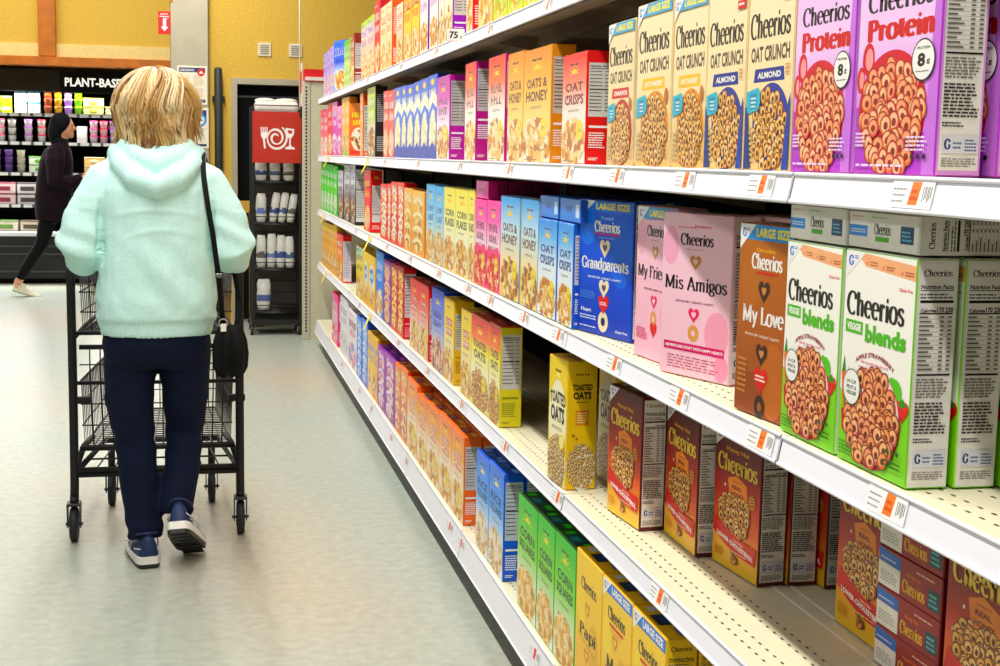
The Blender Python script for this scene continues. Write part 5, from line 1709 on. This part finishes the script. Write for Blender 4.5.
def hood_fn(p):
    x, y, z = p
    d = .006 * NZ.noise(Vector((x * 9, y * 9, z * 7))) + .002 * NZ.noise(Vector((x * 26, y * 26, z * 20)))
    torso = -.33 < x < .04
    if torso and y < 4.76 and z < 1.27:
        u = x + .14
        d += .007 * math.exp(-((z - (1.205 - 1.1 * u * u)) / .008) ** 2) * max(0, 1 - abs(u) / .16)
        d += .005 * math.exp(-((z - (1.14 - 1.9 * (u - .02) ** 2)) / .01) ** 2) * max(0, 1 - abs(u) / .14)
        w = .85 < z < 1.12
        if w:
            fade = math.sin((z - .85) / .27 * PI)
            d += .009 * fade * math.sin((x * .9 + z * .75) * 42 + 2 * NZ.noise(Vector((x * 4, 0, z * 4)))) * max(0, min(1, 1 - abs(u - .03) / .16))
        d += .0012 * math.exp(-((z - .862) / .012) ** 2) * math.sin(x * 90)
    if z < .835 and torso:
        d += .0016 * math.sin(math.atan2(y - wy, x - wx) * 90)
    if 1.01 < z < 1.24 and y < 4.8:
        fz = min(1, (1.24 - z) / .06, (z - 1.01) / .05)
        d -= .026 * fz * (math.exp(-((x + .322) / .009) ** 2) + math.exp(-((x - .036) / .009) ** 2))
    if not torso and z < 1.25:
        t = z * 60 + x * 30
        d += .0035 * math.sin(t + 3 * NZ.noise(Vector((x * 8, y * 8, z * 8)))) * (1 if z < 1.2 else .4)
    return d


link(fuse(b, 'hoodie', .0065, MINT, 2, hood_fn), 'hoodie', woman)
b = MB()
b.tube([(-.14 + .186 * math.cos(a), 4.8 + .15 * math.sin(a), .838) for a in [2 * PI * i / 40 for i in range(41)]], .0022, mat('#b4dccf', .8), 6)
for A, s_ in ((LA, -1), (RA, 1)):
    p, q = Vector(A[-2]), Vector(A[-1])
    b.tube([p.lerp(q, .5), q, q + (q - p) * .1], [.047, .044, .042], mat('#c2e8de', .85), 14)
b.build('hem_and_cuffs', woman)

NAVY = mat('#0c1328', .85, vary=.12, scale=80, bump=.06)
b = MB()
b.loft([oval(-.149, 4.80, z, a, d_) for z, a, d_ in ((.675, .15, .1), (.7, .172, .128), (.75, .18, .14), (.83, .17, .13), (.86, .15, .12))], NAVY)
b.tube(LLEG, [.088, .081, .068, .066, .06, .06], NAVY, 18)
b.tube(RLEG, [.088, .078, .064, .061, .06, .058], NAVY, 18)


def leg_fn(p):
    x, y, z = p
    d = .003 * NZ.noise(Vector((x * 12, y * 12, z * 8)))
    d += .004 * math.sin(z * 70 + x * 40 + 4 * NZ.noise(Vector((x * 6, y * 6, z * 5)))) * (math.exp(-((z - .42) / .06) ** 2) + math.exp(-((z - .12) / .05) ** 2) + .5 * math.exp(-((z - .58) / .05) ** 2))
    return d


link(fuse(b, 'trousers', .0075, NAVY, 3, leg_fn), 'trousers', woman)

SH_N = mat('#1b2a4e', .6, vary=.1)


def shoe(parent, M, c_up=SH_N, c_mid='#ece8e0', c_out='#1a1a1c', c_line='#c9ccd6', L=.275):
    def wd(t):
        return .031 + .012 * math.sin(min(1, t / .75) * PI / 2) - (.026 * ((t - .78) / .22) ** 2 if t > .78 else 0) - (.01 * (1 - t / .08) ** 2 if t < .08 else 0)

    def ring(t, k0, k1, n=16, grow=0.):
        return [M @ Vector((wd(t) * (1 + grow) * math.cos(2 * PI * i / n), t * L, k0 + (k1 - k0) * (.5 + .5 * math.sin(2 * PI * i / n)))) for i in range(n)]
    ts = [0, .03, .08, .16, .28, .4, .52, .64, .76, .86, .94, .985, 1.]
    b = MB()

    def sole(lo, hi, grow, m):
        n = 30
        out = []
        for i in range(len(ts)):
            out.append((ts[i], wd(ts[i]) * (1 + grow)))
        rim = [(w, t * L) for t, w in out] + [(-w, t * L) for t, w in reversed(out)]
        up = lambda y: .018 * max(0, (y / L - .8) / .2) ** 1.6
        vs = [M @ Vector((x, y, lo(y) + up(y))) for x, y in rim] + [M @ Vector((x, y, hi(y) + up(y))) for x, y in rim]
        k = len(rim)
        fs = [tuple(range(k))[::-1], tuple(range(k, 2 * k))] + [(i, (i + 1) % k, k + (i + 1) % k, k + i) for i in range(k)]
        b.add(vs, fs, m)
    sole(lambda y: 0, lambda y: .012, .04, c_out)
    sole(lambda y: .012, lambda y: .036 - .012 * min(1, y / L / .6), .12, c_mid)
    for i in range(7):
        y = .02 + i * .036
        if not .1 < y < .13:
            w = wd(y / L) * .8
            vs = [M @ Vector(p) for p in ((-w, y, -.003), (w, y, -.003), (w, y + .02, -.003), (-w, y + .02, -.003), (-w, y, .002), (w, y, .002), (w, y + .02, .002), (-w, y + .02, .002))]
            b.add(vs, [(3, 2, 1, 0), (4, 5, 6, 7), (0, 1, 5, 4), (1, 2, 6, 5), (2, 3, 7, 6), (3, 0, 4, 7)], '#2c2c2e')
    s = b.build('shoe', parent)
    b = MB()

    def top(t):
        return .1 if t < .1 else (.098 - .02 * (t - .1) / .2 if t < .3 else max(.035, .078 - .075 * (t - .3)))
    rings = []
    for t in ts:
        w = wd(t) * .98
        h = top(t) * (.86 if t in (0, 1.) else 1)
        rings.append([M @ Vector((w * math.copysign(abs(math.cos(a)) ** .8, math.cos(a)) * (1 - (.12 if t < .2 else .26) * max(0, math.sin(a))), t * L * .985 + .002, .024 + (h - .024) * max(0, math.sin(a)) - .006 * max(0, -math.sin(a)))) for a in [2 * PI * i / 16 for i in range(16)]])
    b.loft(rings, c_up)
    for sx in (-1, 1):
        for (t0, z0), (t1, z1) in (((.3, .07), (.42, .035)), ((.38, .065), (.5, .034)), ((.02, .06), (.22, .05)), ((.62, .046), (.8, .032))):
            b.tube([M @ Vector((sx * wd(t0) * 1.0, t0 * L, z0)), M @ Vector((sx * wd((t0 + t1) / 2) * 1.06, (t0 + t1) / 2 * L, (z0 + z1) / 2)), M @ Vector((sx * wd(t1) * 1.04, t1 * L, z1))], .0022, c_line, 6)
    b.build('upper', s)
    b = MB()
    b.tube([M @ Vector((.034 * math.cos(a), .058 + .05 * math.sin(a), .094 - .014 * math.sin(a))) for a in [2 * PI * i / 18 for i in range(19)]], .004, c_up, 8)
    b.build('collar', s)
    b = MB()
    for i in range(4):
        y, z = .115 + i * .018, .084 - i * .006
        b.tube([M @ Vector((-.02, y, z)), M @ Vector((0, y + .004, z + .006)), M @ Vector((.02, y, z))], .0025, c_line, 6)
    b.build('laces', s)


SC = Matrix.Scale(1.1, 4)
shoe(woman, Matrix.Translation((-.178, 4.665, .003)) @ Matrix.Rotation(math.radians(10), 4, 'Z') @ SC)
Mr = Matrix.Rotation(math.radians(-12), 4, 'Z') @ Matrix.Rotation(math.radians(-29), 4, 'X') @ Matrix.Rotation(math.radians(-6), 4, 'Y')
toe = Mr @ Vector((0, .262, .0))
shoe(woman, Matrix.Translation(Vector((-.036, 4.82, .014)) - toe) @ Mr @ SC)


def hair(parent, c, r, locks, per, cols, low, seed, face=50, base=None, rad=.0034):
    """a layered bob of wavy locks, each a bundle of fine strands"""
    rd = random.Random(seed)
    b = MB()
    c = Vector(c)
    for j in range(locks):
        az = 360 * (j + rd.random()) / locks
        f = (az - 90 + 180) % 360 - 180      # angle from straight ahead
        a0 = math.radians(az)
        upper = rd.random() < .45
        t00 = rd.uniform(.02, .35) if upper or rd.random() < .5 else rd.uniform(.5, 1.0)
        sw0 = rd.uniform(-.45, .45) + .1
        lay0 = rd.uniform(.93, 1.05) if upper else rd.uniform(.9, .98)
        end0 = (low + .05 + rd.uniform(-.02, .06)) if upper else low + rd.uniform(-.03, .03)
        end0 -= .028 * max(0, math.cos(a0)) if not upper else 0
        wv, ph, fl0 = rd.uniform(.06, .2), rd.uniform(0, 6), rd.choice((-.12, -.05, .1, .2, .32))
        tone = rd.randrange(len(cols))
        for i in range(per):
            a = a0 + rd.gauss(0, .1)
            sw, lay, end, t0 = sw0 + rd.gauss(0, .05), lay0 + rd.gauss(0, .014), end0 + rd.gauss(0, .012), max(.01, t00 + rd.gauss(0, .08))
            if abs(f) < face:
                end = c.z + .07 + rd.uniform(-.02, .03)
            pts = []
            t = t0
            while t < PI / 2:
                k = a + sw * (t - t0) + wv * .4 * math.sin(t * 4 + ph) * min(1, t)
                p = c + Vector((r[0] * math.sin(t) * math.cos(k), r[1] * math.sin(t) * math.sin(k), r[2] * math.cos(t))) * lay
                if p.z < end:
                    break
                pts.append(p)
                t += .16
            if not pts:
                continue
            z = z0 = pts[-1].z
            while z > end and abs(f) >= face:
                z -= .015
                g = min(1.2, (z0 - z) / max(.01, z0 - end))
                q = (1 - .2 * g ** 1.3 + fl0 * max(0, g - .45) ** 1.5 * 1.6) * lay
                k2 = k + wv * g * (math.sin(g * 4.5 + ph) - math.sin(ph)) + sw * g * .25
                pts.append(c + Vector((r[0] * q * math.cos(k2), r[1] * q * math.sin(k2), z - c.z)))
            if len(pts) < 3:
                continue
            m = len(pts)
            rr = rad * rd.uniform(.6, 1.35)
            col = cols[tone] if rd.random() < .62 else rd.choice(cols)
            b.tube(pts, [rr * min(1, .4 + i_ * .4, .15 + (m - 1 - i_) * .25) for i_ in range(m)], mat(col, .4, vary=.1), 5)
    o = b.build('hair', parent)
    s = MB()
    rings = []
    for t in [.05 + .15 * i for i in range(11)]:
        rings.append([c + Vector((r[0] * .9 * math.sin(t) * math.cos(k), r[1] * .9 * math.sin(t) * math.sin(k) * (1 if math.sin(k) < .5 or t < .9 else .62), r[2] * .93 * math.cos(t))) for k in [2 * PI * i / 24 for i in range(24)]])
    for g in (.5, 1.):
        rings.append([c + Vector((r[0] * (.88 - .22 * g) * math.cos(k), r[1] * (.88 - .22 * g) * math.sin(k) * (1 if math.sin(k) < .3 else .3), (low + .05 - c.z) * g)) for k in [2 * PI * i / 24 for i in range(24)]])
    s.loft(rings, base)
    s.build('hair_underlayer', o)


hair(woman, (wx, 4.838, 1.528), (.142, .14, .14), 120, 20, ['#c6a578', '#b59064', '#d6be98', '#a07a50', '#e0cdaa', '#bd9c6c', '#866040'], 1.405, 12, 48, mat('#7a4e24', .6, vary=.2))

# shoulder bag
bagt = thing('handbag', 'black pleated shoulder bag hanging at the hip of the person in mint', 'bag', (0, 0, 0))
LEA = mat('#060607', .72, vary=.1, scale=40, bump=.1)
b = MB()
rings = []
for z, a, d_, lob in ((.652, .02, .012, .0), (.66, .046, .03, .3), (.685, .056, .042, .22), (.73, .06, .046, .16), (.775, .055, .04, .14), (.81, .044, .026, .12), (.826, .036, .014, .1)):
    rings.append([(.092 + a * math.cos(t) * (1 + lob * .25 * math.cos(7 * t)), 4.665 + d_ * math.sin(t) * (1 + lob * math.cos(7 * t)), z + (.006 * math.cos(7 * t) if z < .67 else 0)) for t in [2 * PI * i / 56 for i in range(56)]])
b.loft(rings, LEA)
b.build('pouch', bagt)
b = MB()
STR = [(.07, 4.665, .825), (.064, 4.632, .9), (.055, 4.622, 1.0), (.04, 4.622, 1.12), (.024, 4.635, 1.22), (.012, 4.67, 1.31), (.008, 4.73, 1.372), (.01, 4.80, 1.392), (.016, 4.87, 1.37), (.03, 4.925, 1.3), (.06, 4.95, 1.15), (.11, 4.9, 1.0), (.13, 4.78, .88), (.115, 4.69, .825)]
for dx in (-.004, 0, .004):
    b.tube([(x + dx, y, z) for x, y, z in STR], .0048, LEA, 8)
b.build('strap', bagt)
b = MB()
b.tube([(.07 + .014 * math.cos(a), 4.64, .835 + .014 * math.sin(a)) for a in [2 * PI * i / 16 for i in range(17)]], .002, mat('#c9c4b4', .3, .8), 6)
b.build('ring', bagt)
b = MB()
b.bbox((.062, 4.63, .808), (.08, 4.636, .834), mat('#f0ece2', .5), .001)
b.build('hang_tag', bagt)
b = MB()
b.bbox((.048, 4.61, .988), (.068, 4.617, 1.002), mat('#8b8b8c', .3, .8), .001)
b.build('buckle', bagt)

# second shopper in front of the chilled case
px, py = -1.27, 13.8
man = thing('person', 'person in dark coat and black leggings striding past the chilled case', 'person', (0, 0, 0))
b = MB()
b.ell((px + .01, py, 1.6), (.095, .078, .115), SKIN, 18, 12)
b.tube([(px + .1, py, 1.615), (px + .122, py, 1.585), (px + .11, py, 1.572)], [.008, .014, .01], SKIN, 8)
b.ell((px + .07, py, 1.525), (.035, .04, .035), SKIN, 12, 8)
b.ell((px + .095, py, 1.545), (.01, .022, .008), SKIN, 10, 6)
b.tube([(px - .03, py, 1.4), (px, py, 1.53)], [.06, .055], SKIN, 12)
b.loft([oval(px - .06 + .02 * (z - .8), py, z, .1, .14) for z in (.75, .9, 1.1, 1.3, 1.4)], SKIN)
for s_ in (-1, 1):
    b.tube([(px - .04, py + .17 * s_, 1.36), (px - .03, py + .2 * s_, 1.12), (px + .15, py + .15 * s_, 1.1), (px + .2, py + .13 * s_, 1.12)], [.05, .042, .033, .028], SKIN, 10)
    hx = px + .22
    b.ell((hx, py + .13 * s_, 1.13), (.045, .018, .04), SKIN, 12, 8)
    for i in range(4):
        b.tube([(hx + .03, py + .13 * s_, 1.155 - i * .019), (hx + .07 - .004 * i, py + .125 * s_, 1.15 - i * .019), (hx + .075 - .004 * i, py + .1 * s_, 1.145 - i * .019), (hx + .05, py + .09 * s_, 1.142 - i * .019)], .0085, SKIN, 7)
    b.tube([(hx - .02, py + .13 * s_, 1.16), (hx + .02, py + .115 * s_, 1.19), (hx + .045, py + .1 * s_, 1.185)], [.012, .011, .009], SKIN, 7)
REAR = [(px - .08, py - .08, .85), (px - .16, py - .085, .66), (px - .2, py - .09, .5), (px - .34, py - .09, .28), (px - .43, py - .09, .12), (px - .43, py - .09, .075)]
FRNT = [(px - .05, py + .08, .85), (px + .1, py + .085, .66), (px + .2, py + .09, .48), (px + .26, py + .09, .25), (px + .29, py + .09, .08), (px + .29, py + .09, .05)]
for L in (REAR, FRNT):
    b.tube(L, [.075, .068, .052, .046, .035, .034], SKIN, 12)
link(fuse(b, 'body', .01, SKIN, 2), 'body', man)
for s_ in (-1, 1):
    e = MB()
    e.ell((px + .09, py + .03 * s_, 1.615), (.008, .012, .009), mat('#2a1a14', .3), 10, 6)
    e.build('eye', man)
COAT = mat('#160b13', .85, vary=.2)
b = MB()
b.loft([oval(x, py, z, a, d_) for z, x, a, d_ in ((.72, px - .1, .155, .19), (.8, px - .1, .165, .2), (.95, px - .09, .17, .205), (1.12, px - .075, .165, .2), (1.28, px - .06, .15, .195), (1.38, px - .045, .12, .16), (1.44, px - .02, .075, .09), (1.47, px - .01, .065, .07))], COAT)
for s_ in (-1, 1):
    b.tube([(px - .05, py + .14 * s_, 1.37), (px - .05, py + .2 * s_, 1.28), (px - .05, py + .225 * s_, 1.1), (px + .06, py + .18 * s_, 1.07), (px + .18, py + .14 * s_, 1.12)], [.08, .088, .08, .068, .05], COAT, 14)
link(fuse(b, 'coat', .012, COAT, 3, lambda p: .005 * NZ.noise(p * 9)), 'coat', man)
BLK = mat('#060608', .8, vary=.1)
b = MB()
b.loft([oval(px - .09, py, z, .13, .17) for z in (.7, .8, .95)], BLK)
for L in (REAR, FRNT):
    b.tube([L[i] for i in range(5)] + [L[5]] if L is FRNT else L[:4] + [(px - .41, py - .09, .165)], [.085, .078, .06, .052, .042, .04][:6 if L is FRNT else 5], BLK, 14)
link(fuse(b, 'leggings', .011, BLK, 2), 'leggings', man)
b = MB()
b.ell((px - .012, py, 1.622), (.105, .095, .115), BLK, 18, 12)
b.ell((px - .06, py, 1.55), (.075, .09, .12), BLK, 16, 10)
b.ell((px - .03, py, 1.46), (.085, .09, .055), BLK, 16, 8)
link(fuse(b, 'headscarf', .011, BLK, 3), 'headscarf', man)
Ms = Matrix.Translation((px - .475, py - .09, .055)) @ Matrix.Rotation(math.radians(-90), 4, 'Z') @ Matrix.Rotation(math.radians(-18), 4, 'X')
shoe(man, Ms, mat('#dcd2bc', .6), '#e6e2cc', '#b9b48a', '#f2eee2', .27)
shoe(man, Matrix.Translation((px + .23, py + .09, .003)) @ Matrix.Rotation(math.radians(-90), 4, 'Z'), mat('#dcd2bc', .6), '#e6e2cc', '#b9b48a', '#f2eee2', .27)

# ------------------------------------------------------------------ shopping cart
cart = thing('shopping_cart', 'black two tier wire shopping cart pushed by the person in mint', 'shopping cart', (0, 0, 0))
CB = mat('#060607', .6)
WIR = mat('#101112', .4)
x0, x1 = -.452, .135
for x in (x0, x1):
    b = MB()
    b.tube([(x, 5.08, .985), (x, 5.1, .93), (x, 5.11, .5), (x, 5.1, .2), (x, 5.07, .13)], .0155, CB, 12)
    b.build('post', cart)
b = MB()
b.tube([(x0, 5.08, .985), (x0 + .02, 5.08, 1.0), (x1 - .02, 5.08, 1.0), (x1, 5.08, .985)], .013, CB, 12)
b.build('handle', cart)


def basket(name, z0, z1, xa, xb, ya, yb, taper, back=None, step=.036, inset=.03):
    """wire basket, floor and four sides narrowing to the front"""
    b = MB()
    R_, r_ = .0048, .0026
    fx = lambda x, y: (xa + xb) / 2 + (x - (xa + xb) / 2) * (1 - taper * (y - ya) / (yb - ya))
    zt = back or z1
    top = [(xa, ya, z1), (xb, ya, z1), (fx(xb, yb), yb, z1), (fx(xa, yb), yb, z1), (xa, ya, z1)]
    bx = lambda x: (xa + xb) / 2 + (x - (xa + xb) / 2) * (1 - inset)
    bot = [(bx(xa), ya + .02, z0), (bx(xb), ya + .02, z0), (fx(bx(xb), yb - .03), yb - .03, z0), (fx(bx(xa), yb - .03), yb - .03, z0), (bx(xa), ya + .02, z0)]
    b.tube(top, R_, WIR, 6)
    b.tube(bot, R_, WIR, 6)
    for f in (.33, .66):
        b.tube([tuple(p[i] * (1 - f) + q[i] * f for i in range(3)) for p, q in zip(bot, top)], r_, WIR, 5)
    n = int((xb - xa) / step)
    for i in range(1, n):
        x = xa + (xb - xa) * i / n
        b.tube([(x, ya, z1), (bx(x), ya + .02, z0), (fx(bx(x), yb - .03), yb - .03, z0), (fx(x, yb), yb, z1)], r_, WIR, 5)
        if back:
            b.tube([(x, ya, z1), (x, ya, back)], r_, WIR, 5)
    n = int((yb - ya) / step)
    for i in range(1, n):
        y = ya + (yb - ya) * i / n
        yy = min(max(y, ya + .02), yb - .03)
        b.tube([(fx(xa, y), y, z1), (fx(bx(xa), yy), yy, z0), (fx(bx(xb), yy), yy, z0), (fx(xb, y), y, z1)], r_, WIR, 5)
    if back:
        b.tube([(xa, ya, back), (xb, ya, back)], .009, CB, 8)
        b.tube([(xa, ya, (back + z1) / 2), (xb, ya, (back + z1) / 2)], r_, WIR, 5)
    return b.build(name, cart)


basket('upper_basket', .745, .965, -.43, .113, 5.13, 5.62, .16)
basket('lower_basket', .325, .565, -.43, .113, 5.13, 5.92, .2, .692)
b = MB()
for z in (.745, .565):
    b.tube([(x0, 5.11, z), (x1, 5.11, z)], .007, CB, 8)
b.tube([(x0 + .02, 5.11, .325), (x1 - .02, 5.11, .325)], .009, CB, 8)
for s_, x in ((1, x0), (-1, x1)):
    b.tube([(x, 5.1, .24), (x + .03 * s_, 5.16, .325), (x + .05 * s_, 5.3, .33)], .011, CB, 8)
    b.tube([(x, 5.11, .72), (x + .03 * s_, 5.3, .75), (x + .06 * s_, 5.6, .76)], .008, CB, 8)
    b.bbox((x + .02 * s_ - .02, 5.1, .49), (x + .02 * s_ + .04, 5.125, .515), CB, .004)
b.build('frame_bars', cart)
b = MB()
P = [(x0 + .012, 5.09, .25), (x1 - .012, 5.09, .25), (x1 - .075, 5.62, .25), (x0 + .075, 5.62, .25), (x0 + .012, 5.09, .25)]
b.tube(P, .011, CB, 8)
b.tube([(P[0][0], 5.09, .232), (P[1][0], 5.09, .232)], .009, CB, 8)
for i in range(1, 9):
    f = i / 9
    b.tube([tuple(P[0][k] * (1 - f) + P[1][k] * f for k in range(3)), tuple(P[3][k] * (1 - f) + P[2][k] * f for k in range(3))], .003, WIR, 5)
for f in (.35, .7):
    b.tube([tuple(P[0][k] * (1 - f) + P[3][k] * f for k in range(3)), tuple(P[1][k] * (1 - f) + P[2][k] * f for k in range(3))], .004, WIR, 5)
b.build('bottom_tray', cart)
for x, y in ((x0, 5.055), (x1, 5.075), (-.352, 5.57), (.035, 5.57)):
    b = MB()
    b.tube([(x, y, .24 if y > 5.3 else .16), (x, y, .135)], .014, CB, 10)
    for dx in (-.022, .022):
        b.add([(x + dx - .002, y - .03, .14), (x + dx - .002, y + .03, .14), (x + dx - .002, y + .014, .05), (x + dx - .002, y - .014, .05), (x + dx + .002, y - .03, .14), (x + dx + .002, y + .03, .14), (x + dx + .002, y + .014, .05), (x + dx + .002, y - .014, .05)],
              [(3, 2, 1, 0), (4, 5, 6, 7), (0, 1, 5, 4), (1, 2, 6, 5), (2, 3, 7, 6), (3, 0, 4, 7)], mat('#3c3e42', .35, .6))
    b.bbox((x - .024, y - .03, .132), (x + .024, y + .03, .142), mat('#3c3e42', .35, .6), .003)
    b.tube([(x - .03, y, .062), (x + .03, y, .062)], .006, mat('#55585c', .3, .7), 8)
    w = b.build('caster_fork', cart)
    b = MB()
    b.tube([(x - .014, y, .062), (x - .01, y, .062), (x + .01, y, .062), (x + .014, y, .062)], [.054, .062, .062, .054], mat('#17181a', .6), 28)
    b.tube([(x - .0155, y, .062), (x + .0155, y, .062)], .032, mat('#2c3550', .5), 20)
    b.build('wheel', w)
